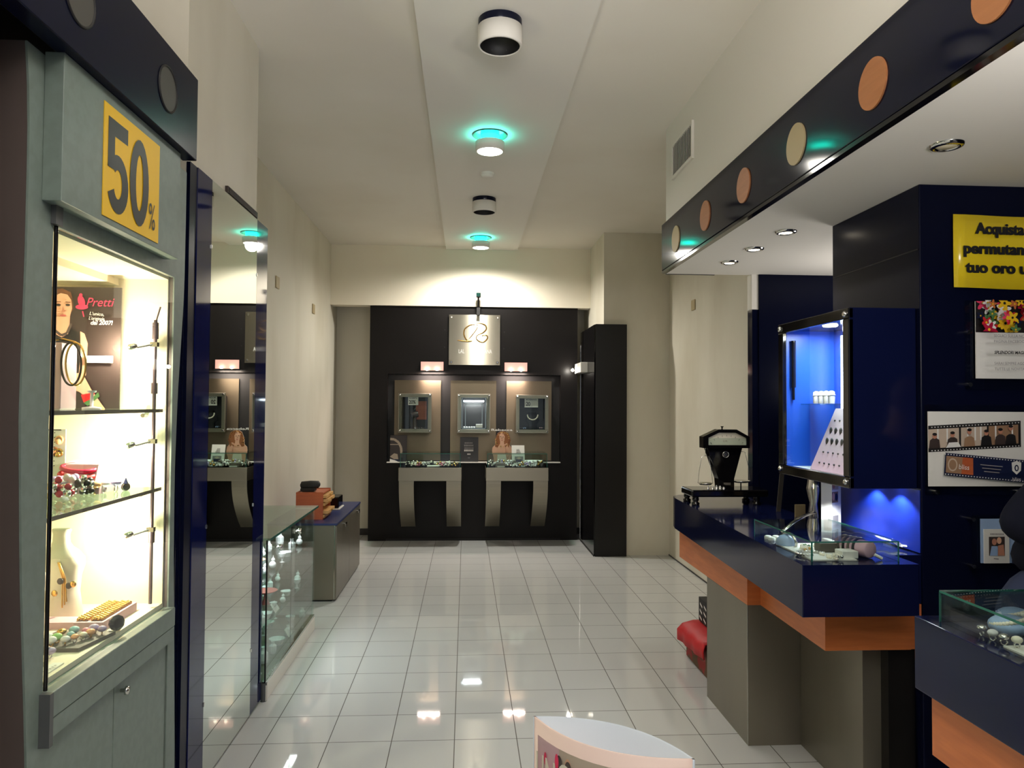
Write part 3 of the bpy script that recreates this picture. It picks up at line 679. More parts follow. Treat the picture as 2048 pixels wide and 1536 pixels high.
part('body', MB().lathe([(.01, -.085), (.034, -.075), (.04, 0), (.036, .07), (.012, .085)], (-1.335, 6.5, .925), (1, 0, .03), 18, 1, .72), 'black_matte', t)
part('cradle', MB().box(-1.41, -1.29, 6.45, 6.56, .872, .90), 'black_matte', t, bevel=.006)
t = thing('black_box', 'black box device on a white base beside the drawer box', 'device', (-1.22, 7.1, .642))
part('base', B(-1.30, -1.16, 6.95, 7.22, .642, .655), 'white_paint', t, bevel=.004)
part('body', B(-1.29, -1.17, 6.97, 7.2, .655, .76), 'black_gloss', t, bevel=.01)

# ================================================================ BACK DISPLAY WALL
YP = 8.90
t = thing('display_wall_unit', 'dark brown display wall unit with three steel panels at the back', 'display unit', (.1, 8.95, 0))
mb = MB().box(-1.15, 1.345, YP, YP + .1, 1.985, 2.83).box(-1.15, -.935, YP, YP + .1, 0, 1.985).box(1.14, 1.345, YP, YP + .1, 0, 1.985)
part('surround', mb, 'brown_laminate', t)
part('recess_back', B(-.935, 1.14, YP + .075, YP + .1, .93, 1.985), 'black_matte', t)
part('dado', B(-.935, 1.14, 8.885, YP + .1, .03, .925), 'brown_laminate', t)
part('toe_kick', B(-.935, 1.14, 8.905, YP + .1, 0, .03), 'black_matte', t)
part('ledge', B(-.935, 1.14, 8.87, YP + .075, .925, .938), 'white_paint', t, bevel=.002)
for x0, x1 in ((-.857, -.303), (-.187, .364), (.489, 1.037)):
    part('steel_panel', B(x0, x1, YP + .055, YP + .076, .95, 1.912), 'steel_panel', t)
for x, z in ((-.26, 2.52), (-.262, 2.31), (.45, 2.30), (.455, 2.5)): part('screw_hole', MB().cyl((x, YP - .0005, z), .008, .001, (0, 1, 0), 10), 'black_matte', t)

t = thing('steel_sign', 'square brushed steel sign with gold initials above the steel panels', 'sign', (.096, 8.87, 2.10))
part('plate', B(-.21, .402, 8.868, 8.874, 2.098, 2.70), 'steel', t)
for x in (-.18, .372):
    for z in (2.13, 2.668): part('bolt', MB().cyl((x, YP, z), .008, -.03, (0, 1, 0)).lathe([(.015, 0), (.016, .006), (.01, .012)], (x, 8.868, z), (0, -1, 0), 14), 'chrome', t)
mb = MB().use('gold'); Yg = 8.866
def spl(pts, n=8):
    out = []
    P = [V((a, 0, b_)) for a, b_ in pts]; P = [P[0]] + P + [P[-1]]
    for i in range(1, len(P) - 2):
        for k in range(n):
            u = k / n; a, b_, c_, d_ = P[i - 1:i + 3]
            out.append(.5 * ((2 * b_) + (c_ - a) * u + (2 * a - 5 * b_ + 4 * c_ - d_) * u * u + (3 * b_ - a - 3 * c_ + d_) * u ** 3))
    return [(q.x, Yg, q.z) for q in out] + [(P[-1].x, Yg, P[-1].z)]
def stroke(pts, r=.006): mb.tube(spl(pts), [r * (.45 + .55 * math.sin(math.pi * i / (len(spl(pts)) - 1))) for i in range(len(spl(pts)))], 6)
stroke([(.10, 2.585), (.04, 2.575), (-.02, 2.53), (-.03, 2.46), (.0, 2.40), (.045, 2.385), (.07, 2.39)], .008)
stroke([(-.11, 2.392), (-.05, 2.385), (.02, 2.382), (.06, 2.384)], .008)
stroke([(.03, 2.41), (.07, 2.46), (.12, 2.53), (.13, 2.57), (.11, 2.59)], .005)
stroke([(.115, 2.605), (.17, 2.60), (.225, 2.575), (.235, 2.53), (.2, 2.49), (.16, 2.475)], .008)
stroke([(.17, 2.475), (.125, 2.45), (.12, 2.41), (.16, 2.38), (.21, 2.38), (.25, 2.42), (.24, 2.455), (.2, 2.458), (.185, 2.445)], .007)
part('monogram', mb, None, t)
mb = MB()
fn_ = lambda x0: (lambda a, b_: (x0 + a, 8.8675, 2.238 + b_))
part('lettering', mb.use('white_ink').text('LAL', fn_(-.092), .05, sx=.62), None, t)
part('lettering', MB().use('white_ink').text('SSANA', fn_(.305), .05, sx=.62, align='RIGHT'), None, t)

t = thing('arm_lamp', 'black arm spotlight at the top of the dark wall unit', 'spotlight', (.138, 8.78, 2.69))
part('arm', MB().box(.118, .158, 8.80, 8.90, 2.69, 2.78).rod((.138, 8.84, 2.77), (.138, 8.76, 2.9), .012), 'black_matte', t)
part('lamp_head', MB().box(.11, .166, 8.70, 8.78, 2.89, 2.945), 'black_gloss', t, bevel=.006)

for k, (x0, x1, lab) in enumerate(((-.54, -.272, 'lit rectangular wall lamp left of the square steel sign'), (.458, .73, 'lit rectangular wall lamp right of the square steel sign'))):
    t = thing('wall_lamp', lab, 'wall lamp', ((x0 + x1) / 2, 8.85, 2.02), 'halogen wall lamps')
    part('reflector', MB().box(x0, x1, 8.84, 8.852, 2.026, 2.13), 'halogen', t)
    part('housing', MB().box(x0, x1, 8.853, 8.90, 2.02, 2.13).box(x0 - .004, x1 + .004, 8.80, 8.853, 2.008, 2.022), 'black_matte', t)
    for q in (.28, .72):
        part('bulb', MB().ball((x0 + (x1 - x0) * q, 8.82, 2.04), .018, 12, 8), 'spot_glow', t)
    light('wall_lamp_light', 'AREA', ((x0 + x1) / 2, 8.80, 2.0), 9, (1, .80, .70), .25, rot=(math.radians(12), 0, 0), sizey=.05)

# framed wall showcases
def wall_case(x0, x1, z0, z1, label):
    t_ = thing('wall_showcase', label, 'showcase', ((x0 + x1) / 2, 8.9, z0), 'framed showcases on the steel panels')
    y = 8.80; b_ = .045
    mb_ = MB()
    mb_.box(x0, x1, y, y + .02, z0, z0 + b_).box(x0, x1, y, y + .02, z1 - b_, z1).box(x0, x0 + b_, y, y + .02, z0 + b_, z1 - b_).box(x1 - b_, x1, y, y + .02, z0 + b_, z1 - b_)
    part('frame', mb_, 'steel_soft', t_, bevel=.003)
    i0, i1, k0, k1 = x0 + b_ - .005, x1 - b_ + .005, z0 + b_ - .005, z1 - b_ + .005
    mb_ = MB().box(i0 - .01, i0, y + .02, YP + .055, k0, k1).box(i1, i1 + .01, y + .02, YP + .055, k0, k1).box(i0, i1, y + .02, YP + .055, k0 - .01, k0).box(i0, i1, y + .02, YP + .055, k1, k1 + .01).box(i0, i1, YP + .045, YP + .055, k0, k1)
    part('case_body', mb_, 'charcoal', t_)
    part('front_glass', B(x0 + .01, x1 - .01, y - .004, y, z0 + .01, z1 - .01), 'glass_front', t_)
    for x in (x0 + .02, x1 - .02):
        for z in (z0 + .02, z1 - .02): part('bolt', MB().lathe([(.012, 0), (.013, .006), (.006, .011)], (x, y - .004, z), (0, -1, 0), 14), 'chrome', t_)
    return t_
wall_case(-.797, -.405, 1.288, 1.752, 'left framed showcase with a 20% card on the left steel panel')
c2 = wall_case(-.102, .29, 1.285, 1.75, 'middle framed showcase brightly lit inside, without a discount card')
wall_case(.593, .987, 1.286, 1.744, 'right framed showcase with a 20 card and pearl collar')
for k in range(2):
    part('inner_frame', MB().box(-.05 + k * .04, .238 - k * .04, 8.84 + k * .04, 8.848 + k * .04, 1.70 - k * .075, 1.703 - k * .07).box(-.05 + k * .04, .238 - k * .04, 8.84 + k * .04, 8.848 + k * .04, 1.335 + k * .02, 1.342 + k * .02).box(-.05 + k * .04, -.042 + k * .04, 8.84 + k * .04, 8.848 + k * .04, 1.335, 1.70 - k * .07).box(.23 - k * .04, .238 - k * .04, 8.84 + k * .04, 8.848 + k * .04, 1.335, 1.70 - k * .07), 'chrome', c2)
part('light_tube', MB().rod((-.03, 8.86, 1.665), (.215, 8.86, 1.665), .011), 'cool_strip', c2)
light('wall_case_light', 'AREA', (.094, 8.87, 1.655), 3.2, (.95, .98, 1), .2, sizey=.05)
def card20(x0, x1, z0, z1, body, lab, y):
    t_ = thing('discount_card', lab, 'card', ((x0 + x1) / 2, y, z0))
    part('sheet', B(x0, x1, y, y + .002, z0, z1), 'white_card', t_)
    mb_ = MB(); p_ = Pic(mb_, (x0, y, z0), (1, 0, 0), (0, 0, 1))
    p_.text('ink', 'SCONTO', (x1 - x0) / 2, (z1 - z0) * .72, .018, align='CENTER', width=(x1 - x0) * .8, bold=.02)
    p_.text('ink', body, (x1 - x0) * (.08 if '%' in body else .1), (z1 - z0) * .16, (z1 - z0) * .42, sx=.8, bold=.025)
    part('lettering', mb_, None, t_)
card20(-.685, -.565, 1.613, 1.715, '20%', 'white 20% card inside the left framed showcase', 8.835)
card20(.70, .862, 1.595, 1.71, '20', 'white 20 card inside the right framed showcase', 8.835)
solo('white_block', B(.12, .2, 8.86, 8.9, 1.345, 1.39), 'white_card', 'small white block inside the middle framed showcase', 'display block', bevel=.003, loc=(.16, 8.88, 1.345))
mb = MB()
for k in range(5): mb.ball((-.02 + k * .03, 8.87, 1.335 + .014), .014, 10, 6)
solo('crystal_row', mb, 'crystal', 'row of sparkling crystals inside the middle framed showcase', 'crystals')
solo('watch_roll', MB().lathe([(.035, -.04), (.04, 0), (.035, .04)], (-.61, 8.88, 1.50), (1, .2, .2), 18).lathe([(.05, 0), (.03, .03), (.02, .13)], (-.61, 8.88, 1.335), n=16), 'photo_dark', 'dark necklace stand inside the left framed showcase', 'stand')
solo('wooden_board', B(-.60, -.47, 8.93, 8.943, 1.44, 1.66), 'drawer_wood', 'brown leather board inside the left framed showcase', 'board', loc=(-.53, 8.935, 1.44))
for k, (x, z) in enumerate(((-.565, 1.355), (-.535, 1.365), (-.51, 1.35))): cluster(x, 8.86, 1.335, .016, 'silver', 'photo_dark', ('left', 'middle', 'right')[k] + ' small silver piece inside the left framed showcase', 7, 'brooch')
t = thing('collar_stand', 'dark neck form with pearl collar inside the right framed showcase', 'necklace stand', (.80, 8.89, 1.335))
part('neck_form', MB().lathe([(.06, 0), (.05, .05), (.085, .10), (.06, .16), (.045, .2)], (.80, 8.90, 1.335), n=20, sy=.5), 'black_matte', t)
mb = MB()
for k in range(19):
    a = math.pi + math.pi * k / 18; mb.ball((.80 + .062 * math.cos(a), 8.862, 1.50 + .055 * math.sin(a)), .0085, 8, 5)
part('pearl_collar', mb, 'cream', t)
for k, (x, m_) in enumerate(((.66, 'silver'), (.70, 'paper_blue'), (.895, 'mauve'), (.93, 'silver'))): cluster(x, 8.86, 1.335, .022, m_, 'photo_navy', ('far left', 'left', 'right', 'far right')[k] + ' little jewel piece beside the pearl collar form', 9)

# steel consoles with glass tops
def console(x0, x1, label):
    t_ = thing('steel_console', label, 'console table', ((x0 + x1) / 2, 8.66, .18), 'steel consoles under the steel panels')
    part('apron', B(x0, x1, 8.45, 8.868, .755, .905), 'steel_soft', t_, bevel=.003)
    for xa in (x0 + .004, x1 - .172):
        rows = []
        for i in range(17):
            u = i / 16; z = .755 - .575 * u; y = 8.462 + .37 * u ** 1.9
            rows.append((y, z))
        rows_b = [(y + .012, z) for y, z in rows]
        prof = rows + rows_b[::-1]
        m_ = MB(); n_ = len(prof)
        L_ = [(xa, y, z) for y, z in prof]; R_ = [(xa + .168, y, z) for y, z in prof]
        m_.add(L_ + R_, [(i, i + 1, i + 1 + n_, i + n_) for i in range(16)] + [(i, i + 1, i + 1 + n_, i + n_) for i in range(17, 33)] + [(16, 17, 17 + n_, 16 + n_), (33, 0, n_, 33 + n_)] + [(i, 33 - i, 32 - i, i + 1) for i in range(16)] + [(n_ + i, n_ + i + 1, n_ + 32 - i, n_ + 33 - i) for i in range(16)], False)
        lg = part('leg', m_, 'steel_soft', t_)
        part('standoff', MB().cyl((xa + (.145 if xa > (x0 + x1) / 2 - .1 else .145), 8.838, .205), .012, .03, (0, 1, 0), 14), 'chrome', lg)
    part('glass_front', B(x0 + .016, x1 - .014, 8.47, 8.476, .905, 1.06), 'glass_front', t_)
    for x in (x0 + .016, x1 - .020): part('glass_side', B(x, x + .006, 8.476, 8.86, .905, 1.06), 'glass_clear', t_); part('glass_edge', B(x, x + .006, 8.469, 8.471, .905, 1.06), 'glass_edge', t_)
    part('glass_top', B(x0 + .016, x1 - .014, 8.466, 8.86, 1.06, 1.066), 'glass_green', t_)
    part('top_edge', B(x0 + .016, x1 - .014, 8.464, 8.466, 1.06, 1.067), 'glass_edge', t_)
    return t_
console(-.756, -.044, 'left steel console with glass case and curved legs')
console(.233, .949, 'right steel console with glass case and curved legs')
ZK = .905
for row, (yy, rn) in enumerate(((8.53, 'front'), (8.62, 'back'))):
    for k in range(9):
        x = -.66 + k * .065 + row * .02
        if -.43 < x < -.30 and row == 0: continue
        cluster(x, yy + .012 * (k % 3), ZK, .036, ('silver', 'cream', 'gold')[k % 3], ('ink', 'silver', 'pink_stone', 'clear_stone')[k % 4], f'{ordn[k] if k < 8 else "last"} small jewel piece from the left in the {rn} row of the left console', 8, group='jewels in the left console', tall=1.3)
solo('jewel_tray', B(-.44, -.29, 8.52, 8.60, ZK, ZK + .018), 'white_card', 'white jewel tray at the front of the left console', 'tray', bevel=.003)
for row, (yy, rn) in enumerate(((8.53, 'front'), (8.63, 'back'))):
    for k in range(9):
        x = .28 + k * .072
        if row == 0 and .33 < x < .47: continue
        if row == 1 and x > .52: continue
        cluster(x, yy + .012 * (k % 3), ZK, .038, ('silver', 'clear_stone', 'gold')[k % 3], ('slate', 'silver', 'lilac_stone', 'clear_stone')[k % 4], f'{ordn[k] if k < 8 else "last"} small jewel piece from the left in the {rn} row of the right console', 10, group='jewels in the right console', tall=1.5)
t = thing('jewel_box', 'flat grey jewel box at the front of the right console', 'box', (.40, 8.56, ZK))
part('box', B(.345, .455, 8.53, 8.6, ZK, ZK + .045), 'grey_panel', t, bevel=.003); part('label_strip', B(.365, .45, 8.515, 8.528, ZK, ZK + .012), 'white_card', t)
solo('scallop_tray', MB().lathe([(.11, 0), (.12, .05), (.11, .07), (.10, .05), (.02, .01)], (.79, 8.66, ZK), n=22, sy=.6), 'clear_stone', 'pale round jewel tray at the right end of the right console', 'tray')
# cards on the ledge and consoles
t = thing('slogan_card', 'black card with white lines of text standing between the consoles', 'card', (.045, 8.80, .938))
part('board', MB().prism([(-.066, 8.885, .938), (.152, 8.885, .938), (.152, 8.925, 1.232), (-.066, 8.925, 1.232)], (0, .008, 0)), 'ink', t)
mb = MB(); p = Pic(mb, (-.066, 8.8849, .938), (1, 0, 0), (0, .04, .294))
for k, (w_, z, h) in enumerate(((.11, .218, .016), (.12, .185, .022), (.115, .155, .018), (.12, .125, .022), (.045, .085, .014), (.03, .045, .006))):
    for j in range(max(1, int(w_ / .014))): p.rect('grey_ink' if k < 3 or k == 5 else 'white_ink', .109 - w_ / 2 + j * .014, .109 - w_ / 2 + j * .014 + .010, z, z + h)
part('lettering', mb, None, t)
t = thing('ring_photo_card', 'dark photo card with a silver arc at the left end of the ledge', 'card', (-.76, 8.92, .938))
part('board', MB().prism([(-.90, 8.90, .938), (-.70, 8.90, .938), (-.70, 8.93, 1.25), (-.90, 8.93, 1.25)], (0, .008, 0)), 'photo_dark', t)
mb = MB(); p = Pic(mb, (-.90, 8.8999, .938), (1, 0, 0), (0, .03, .312))
p.line('photo_light', [(.0, .27), (.05, .265), (.1, .23), (.13, .17), (.138, .09), (.14, .05)], .028); p.rect('photo_light', .0, .11, .20, .21)
p.poly('photo_light', [(.0, .06), (.05, .10), (.09, .09), (.10, .03), (.05, .03)]); p.poly('photo_navy', [(.0, .03), (.12, .03), (.12, .0), (.0, .0)]); p.poly('white_ink', [(0, .0), (.1, .0), (.06, .018), (0, .035)])
part('print', mb, None, t)
t = thing('model_cutout', 'standing advertising cutout of a curly haired woman on the right console', 'cutout', (.42, 8.72, ZK))
W_ = 8.72
ow = [(.335, ZK), (.33, 1.0), (.31, 1.08), (.315, 1.12), (.345, 1.15), (.345, 1.2), (.36, 1.25), (.375, 1.29), (.41, 1.31), (.46, 1.31), (.50, 1.29), (.52, 1.25), (.525, 1.19), (.515, 1.15), (.54, 1.12), (.55, 1.06), (.53, 1.0), (.53, ZK)]
part('board', MB().prism([(x, W_, z) for x, z in ow], (0, .006, 0)).box(.42, .44, W_ + .006, W_ + .07, ZK, 1.1), 'photo_light', t)
mb = MB(); p = Pic(mb, (0, W_, 0), (1, 0, 0), (0, 0, 1))
p.poly('skin', ow)
p.poly('hair_auburn', [(.345, 1.13), (.35, 1.2), (.36, 1.25), (.377, 1.29), (.41, 1.308), (.46, 1.308), (.50, 1.29), (.52, 1.25), (.525, 1.19), (.51, 1.13), (.49, 1.11), (.47, 1.16), (.40, 1.16), (.375, 1.12)])
p.poly('skin', [(.395, 1.27), (.42, 1.295), (.445, 1.285), (.46, 1.25), (.455, 1.20), (.43, 1.175), (.405, 1.19), (.395, 1.23)])
p.poly('skin', [(.405, 1.19), (.45, 1.19), (.455, 1.12), (.40, 1.12)]); p.ell('ink', .41, 1.25, .008, .003); p.ell('ink', .44, 1.245, .008, .003); p.ell('lips', .428, 1.205, .010, .004); p.poly('skin_shadow', [(.425, 1.245), (.432, 1.22), (.42, 1.22)])
p.poly('skin', [(.45, 1.1), (.47, 1.17), (.49, 1.17), (.50, 1.12), (.52, 1.05), (.49, 1.0), (.46, 1.03)])
p.poly('cream', [(.375, 1.04), (.47, 1.04), (.50, ZK), (.365, ZK)])
rnd = random.Random(21)
for k in range(46):
    a = rnd.uniform(0, 2 * math.pi); hx, hz = .435 + .08 * math.cos(a) + rnd.uniform(-.012, .012), 1.215 + .085 * math.sin(a)
    if hz < 1.13 and .40 < hx < .46: continue
    if .39 < hx < .455 and 1.17 < hz < 1.285: continue
    p.ell(('gold', 'hair_brown', 'hair_auburn', 'pale_wood')[k % 4], hx, hz, .009, .0045, 10, rnd.uniform(0, 3))
p.line('skin_shadow', [(.455, 1.15), (.47, 1.1), (.465, 1.05)], .004)
part('print', mb, None, t)
mb = MB().use('white_ink').text('Rebecca', lambda a, b_: (.30 + a, W_ - .001, 1.316 + b_), .026, width=.25, bold=.02)
part('lettering', mb, None, t)
t = thing('photo_leaflet', 'white leaflet with a small photo leaning beside the woman cutout', 'leaflet', (.615, 8.62, ZK))
part('sheet', MB().prism([(.54, 8.60, ZK), (.69, 8.60, ZK), (.685, 8.65, 1.15), (.535, 8.65, 1.15)], (0, .004, 0)), 'white_card', t)
mb = MB(); p = Pic(mb, (.54, 8.5998, ZK), (1, 0, 0), (0, .05, .245))
p.rect('grey_ink', .03, .13, .045, .12); p.rect('photo_navy', .045, .115, .055, .085); p.poly('photo_light', [(.05, .1), (.08, .085), (.11, .1), (.08, .115)])
for k in range(4): p.rect('grey_ink', .05, .11 - k * .008, .15 + k * .016, .156 + k * .016)
part('print', mb, None, t)

# black pillar with the glossy door
t = thing('black_pillar', 'tall black pillar unit with glossy side to the right of the wall unit', 'pillar', (1.56, 8.38, 0))
part('body', B(1.395, 1.738, 7.92, 8.89, 0, 2.505), 'black_laminate', t, bevel=.003)
part('glossy_panel', B(1.382, 1.394, 7.93, 8.88, .02, 2.5), 'black_gloss', t)
part('floor_strip', B(1.379, 1.383, 7.93, 8.88, 0, .018), 'black_matte', t)
part('edge_trim', B(1.378, 1.384, 8.885, 8.9, 0, 2.35), 'chrome', t)
t = thing('side_spotlight', 'white box with a small lit spotlight on the black pillar', 'spotlight', (1.36, 8.6, 2.0))
part('box', B(1.30, 1.382, 8.35, 8.8, 2.0, 2.115), 'white_paint', t, bevel=.004)
part('seam', B(1.299, 1.3005, 8.55, 8.556, 2.0, 2.115), 'grey_dark', t)
part('spot', MB().rod((1.33, 8.8, 2.055), (1.295, 8.84, 2.045), .006).lathe([(.012, 0), (.022, .02), (.024, .03)], (1.30, 8.83, 2.05), (-.8, -.5, -.2), 14), 'chrome', t)
part('bulb', MB().ball((1.275, 8.81, 2.045), .019, 12, 8), 'spot_glow', t)
light('side_spot_light', 'POINT', (1.24, 8.79, 2.04), 2.2, (1, .93, .82), .02)

# ================================================================ RIGHT COUNTER
ZT = 1.04
def plan(pts, z0, z1): return MB().prism([(x, y, z0) for x, y in pts], (0, 0, z1 - z0))
t = thing('sales_counter', 'long navy sales counter with orange wood band and grey columns', 'counter', (1.55, 3.7, 0))
cpts = [(1.25, 2.69), (1.70, 2.69), (1.70, 2.858), (1.816, 2.858), (1.816, 4.85), (1.48, 4.85), (1.40, 4.82), (1.352, 4.76), (1.332, 4.66)]
part('top_slab', plan(cpts, .848, ZT), 'navy_laminate', t, bevel=.003)
part('wood_band', plan([(1.415, 2.85), (1.765, 2.85), (1.765, 2.856), (1.812, 2.856), (1.812, 4.65), (1.36, 4.65), (1.36, 3.515), (1.425, 3.515)], .67, .846), 'orange_wood', t)
part('column', B(1.362, 1.81, 3.515, 4.12, 0, .669), 'grey_panel', t, bevel=.002)
part('column', B(1.622, 1.80, 2.955, 3.513, 0, .669), 'grey_panel', t, bevel=.002)
part('recess_panel', B(1.70, 1.81, 2.90, 2.954, 0, .669), 'black_laminate', t)
part('edge_trim', B(1.360, 1.3625, 3.5135, 3.516, 0, .669), 'chrome', t)

t = thing('glass_case', 'open topped glass case with jewellery on the near end of the counter', 'glass case', (1.48, 3.0, ZT))
x0, x1, y0, y1, zt = 1.31, 1.655, 2.745, 3.30, 1.112
part('glass_side', B(x0, x1, y0, y0 + .006, ZT, zt), 'glass_front', t)
part('glass_side', B(x0, x1, y1 - .006, y1, ZT, zt), 'glass_clear', t)
part('glass_side', B(x0, x0 + .006, y0 + .006, y1 - .006, ZT, zt), 'glass_clear', t)
part('glass_side', B(x1 - .006, x1, y0 + .006, y1 - .006, ZT, zt), 'glass_clear', t)
part('glass_lid', B(x0, x1, y0, y1, zt, zt + .005), 'glass_clear', t)
mb = MB()
mb.box(x0, x1, y0 - .001, y0, zt, zt + .005).box(x0 - .001, x0, y0, y1, zt, zt + .005).box(x1, x1 + .001, y0, y1, zt, zt + .005)
mb.box(x0 - .001, x0 + .006, y0 - .001, y0, ZT, zt).box(x1 - .006, x1, y0 - .001, y0, ZT, zt).box(x0 - .001, x0, y1 - .006, y1, ZT, zt)
part('glass_edge', mb, 'glass_edge', t)
def bracelet_chain(pts, m_, r, lab, name='bracelet', group=None):
    mb_ = MB().use(m_)
    for k, (x, y) in enumerate(pts): mb_.ball((x, y, ZT + r * .8 + .004), r, 8, 5, (1, 1, .8))
    return solo(name, mb_, None, lab, 'bracelet', group)
solo('display_sheet', B(1.325, 1.50, 2.765, 3.10, ZT, ZT + .004), 'white_card', 'white display sheet in the glass case on the counter', 'sheet', loc=(1.41, 2.93, ZT))
t = thing('bracelet_roll', 'pale lilac bracelet roll with dark bracelets in the counter glass case', 'bracelet roll', (1.56, 2.83, ZT))
part('roll', MB().lathe([(.001, -.075), (.03, -.075), (.033, -.07), (.033, .07), (.03, .075), (.001, .075)], (1.545, 2.865, ZT + .034), (.35, -.93, 0), 28), 'pink_velvet', t)
for k in range(4):
    part('bracelet', MB().torus((1.545 - .35 * (.05 - k * .024), 2.865 + .93 * (.05 - k * .024), ZT + .034), .0365, .005, (.35, -.93, 0), 28, 8), 'ink' if k % 2 else 'slate', t)
part('foot', MB().rod((1.575, 2.775, ZT + .02), (1.60, 2.765, ZT + .006), .006), 'white_card', t)
solo('ring_box', B(1.455, 1.52, 2.79, 2.85, ZT + .0005, ZT + .03), 'white_card', 'white ring box in front of the lilac bracelet roll', 'box', bevel=.003, loc=(1.49, 2.82, ZT))
solo('ring_box', B(1.42, 1.49, 2.90, 2.95, ZT + .0045, ZT + .04), 'slate', 'taupe ring box with slot in the counter glass case', 'box', bevel=.003)
solo('ring_box', B(1.50, 1.53, 2.88, 3.05, ZT + .0005, ZT + .035), 'white_card', 'long white ring box behind the lilac bracelet roll', 'box', bevel=.003, loc=(1.515, 2.96, ZT))
t = thing('bracelet_dome', 'silver blue bracelet on a dome stand in the counter glass case', 'bracelet', (1.355, 3.06, ZT))
part('dome', MB().lathe([(.04, 0), (.038, .02), (.025, .036), (.001, .042)], (1.355, 3.07, ZT + .0045), n=20), 'paper_blue', t)
part('hoop', MB().torus((1.365, 3.06, ZT + .02), .042, .007, (1, .3, .1), 26, 8, 1, .8), 'silver', t)
bracelet_chain([(1.36 + .05 * math.cos(a), 2.86 + .04 * math.sin(a)) for a in [k * .3 for k in range(16)]], 'silver', .007, 'silver chain bracelet lying on the white sheet')
bracelet_chain([(1.41 + .012 * math.sin(k * .9), 2.80 + .008 * k - .05) for k in range(16)], 'cream', .006, 'pearl bracelet lying on the white sheet', 'pearl_bracelet')
for k, (x, y, m_) in enumerate(((1.385, 2.96, 'clear_stone'), (1.40, 2.99, 'green_petal'), (1.375, 2.93, 'gold'), (1.45, 2.98, 'ruby'), (1.43, 2.78, 'silver'))):
    cluster(x, y, ZT + .0042, .02, m_, 'cream', ('clear', 'green', 'golden', 'red', 'silver')[k] + ' jewel piece in the counter glass case', 8)
for k in range(4): solo('ring_pad', MB().lathe([(.016, 0), (.016, .01), (.012, .014)], (1.345 + .035 * (k % 2), 3.19 + .04 * (k // 2), ZT), n=14), 'white_card', ('near left', 'near right', 'far left', 'far right')[k] + ' white ring pad at the far end of the glass case', 'ring pad', 'white ring pads')
# curved silver collar on the counter behind the case
mb = MB(); rows = []
for i in range(13):
    u = i / 12; q = (1.45 + .21 * u, 3.325 + .10 * u, ZT + .006 + .075 * math.sin(u * 1.5))
    rows.append([(q[0], q[1], q[2]), (q[0] + .004, q[1] + .028, q[2] + .006)])
mb.sheet(rows); o = solo('silver_collar', mb, 'silver', 'curved silver strip collar on the counter behind the glass case', 'collar')
sm = o.modifiers.new('solid', 'SOLIDIFY'); sm.thickness = .003
# three-sided photo column
t = thing('photo_column', 'white three-sided display column with portrait photos on the counter', 'display column', (1.725, 3.42, ZT))
pc = [(1.672, 3.40), (1.705, 3.362), (1.768, 3.40), (1.72, 3.46)]
part('column', plan(pc, ZT, 1.29), 'white_card', t)
mb = MB()
p = Pic(mb, (1.672, 3.40, ZT), (.033, -.038, 0), (0, 0, 1)); p.rect('photo_light', .012, .049, .01, .06)
p = Pic(mb, (1.705, 3.362, ZT), (.063, .038, 0), (0, 0, 1))
p.rect('photo_sepia', .0, .05, .14, .19); p.ell('skin', .012, .168, .011, .018); p.ell('photo_navy', .035, .165, .012, .018); p.rect('photo_light', .0, .05, .2, .245); p.rect('grey_ink', .005, .048, .03, .08); p.ell('skin_shadow', .012, .22, .012, .016)
part('print', mb, None, t)
for k in range(5):
    mb = MB(); pts = [(1.70 + .09 * u_, 3.30 - .34 * u_ - k * .012, ZT + .012 + .02 * math.sin(math.pi * u_) + .004 * math.sin(u_ * 25 + k)) for u_ in [i / 14 for i in range(15)]]
    if k < 3:
        mb.tube([(x + k * .012 + .012, y, z) for x, y, z in pts], .0028)
        solo('chain_necklace', mb, 'silver', ('left', 'middle', 'right')[k] + ' thin silver chain lying beside the photo column', 'chain', 'silver chains by the photo column')
# props at the back of the counter
solo('steel_strip', MB().prism([(1.735, 4.05, ZT), (1.76, 4.05, ZT), (1.812, 4.1, 1.34), (1.787, 4.1, 1.34)], (0, .006, 0)), 'steel_soft', 'slanted steel strip leaning at the back of the counter', 'strip', loc=(1.745, 4.05, ZT))
solo('price_card', B(1.755, 1.812, 3.86, 3.865, ZT, ZT + .065), 'beige_plate_sheen', 'cream card standing on the counter behind the photo column', 'card', loc=(1.78, 3.86, ZT))
solo('carved_ornament', MB().lathe([(.03, 0), (.045, .03), (.03, .1), (.05, .17), (.04, .22), (.015, .26)], (1.765, 3.66, ZT), n=12, sx=.7), 'silver', 'grey carved ornament behind the photo column', 'ornament')

# ---------------------------------------------------------------- antique balance
t = thing('antique_balance', 'antique black fan-shaped jeweller balance at the far end of the counter', 'balance scale', (1.57, 4.42, ZT))
YB = 4.42
b_ = part('base_slab', B(1.335, 1.80, 4.31, 4.53, 1.088, 1.13), 'black_gloss', t, bevel=.008)
for x in (1.365, 1.735):
    for y in (4.335, 4.505): part('foot', MB().lathe([(.022, 0), (.024, .012), (.014, .02), (.02, .03), (.018, .048)], (x, y, ZT), n=16), 'black_gloss', t)
part('pillar', MB().prism([(1.520, 4.37, 1.13), (1.618, 4.385, 1.13), (1.618, 4.385, 1.19), (1.668, 4.385, 1.375), (1.455, 4.385, 1.375), (1.520, 4.385, 1.19)], (0, .075, 0)), 'black_gloss', t, bevel=.005)
part('badge', MB().torus((1.566, 4.383, 1.335), .018, .0035, (0, 1, 0), 22, 6).lathe([(.011, 0), (.009, .002)], (1.566, 4.385, 1.335), (0, -1, 0), 16), 'silver', t)
part('maker_plate', B(1.553, 1.595, 4.382, 4.386, 1.152, 1.166), 'slate', t)
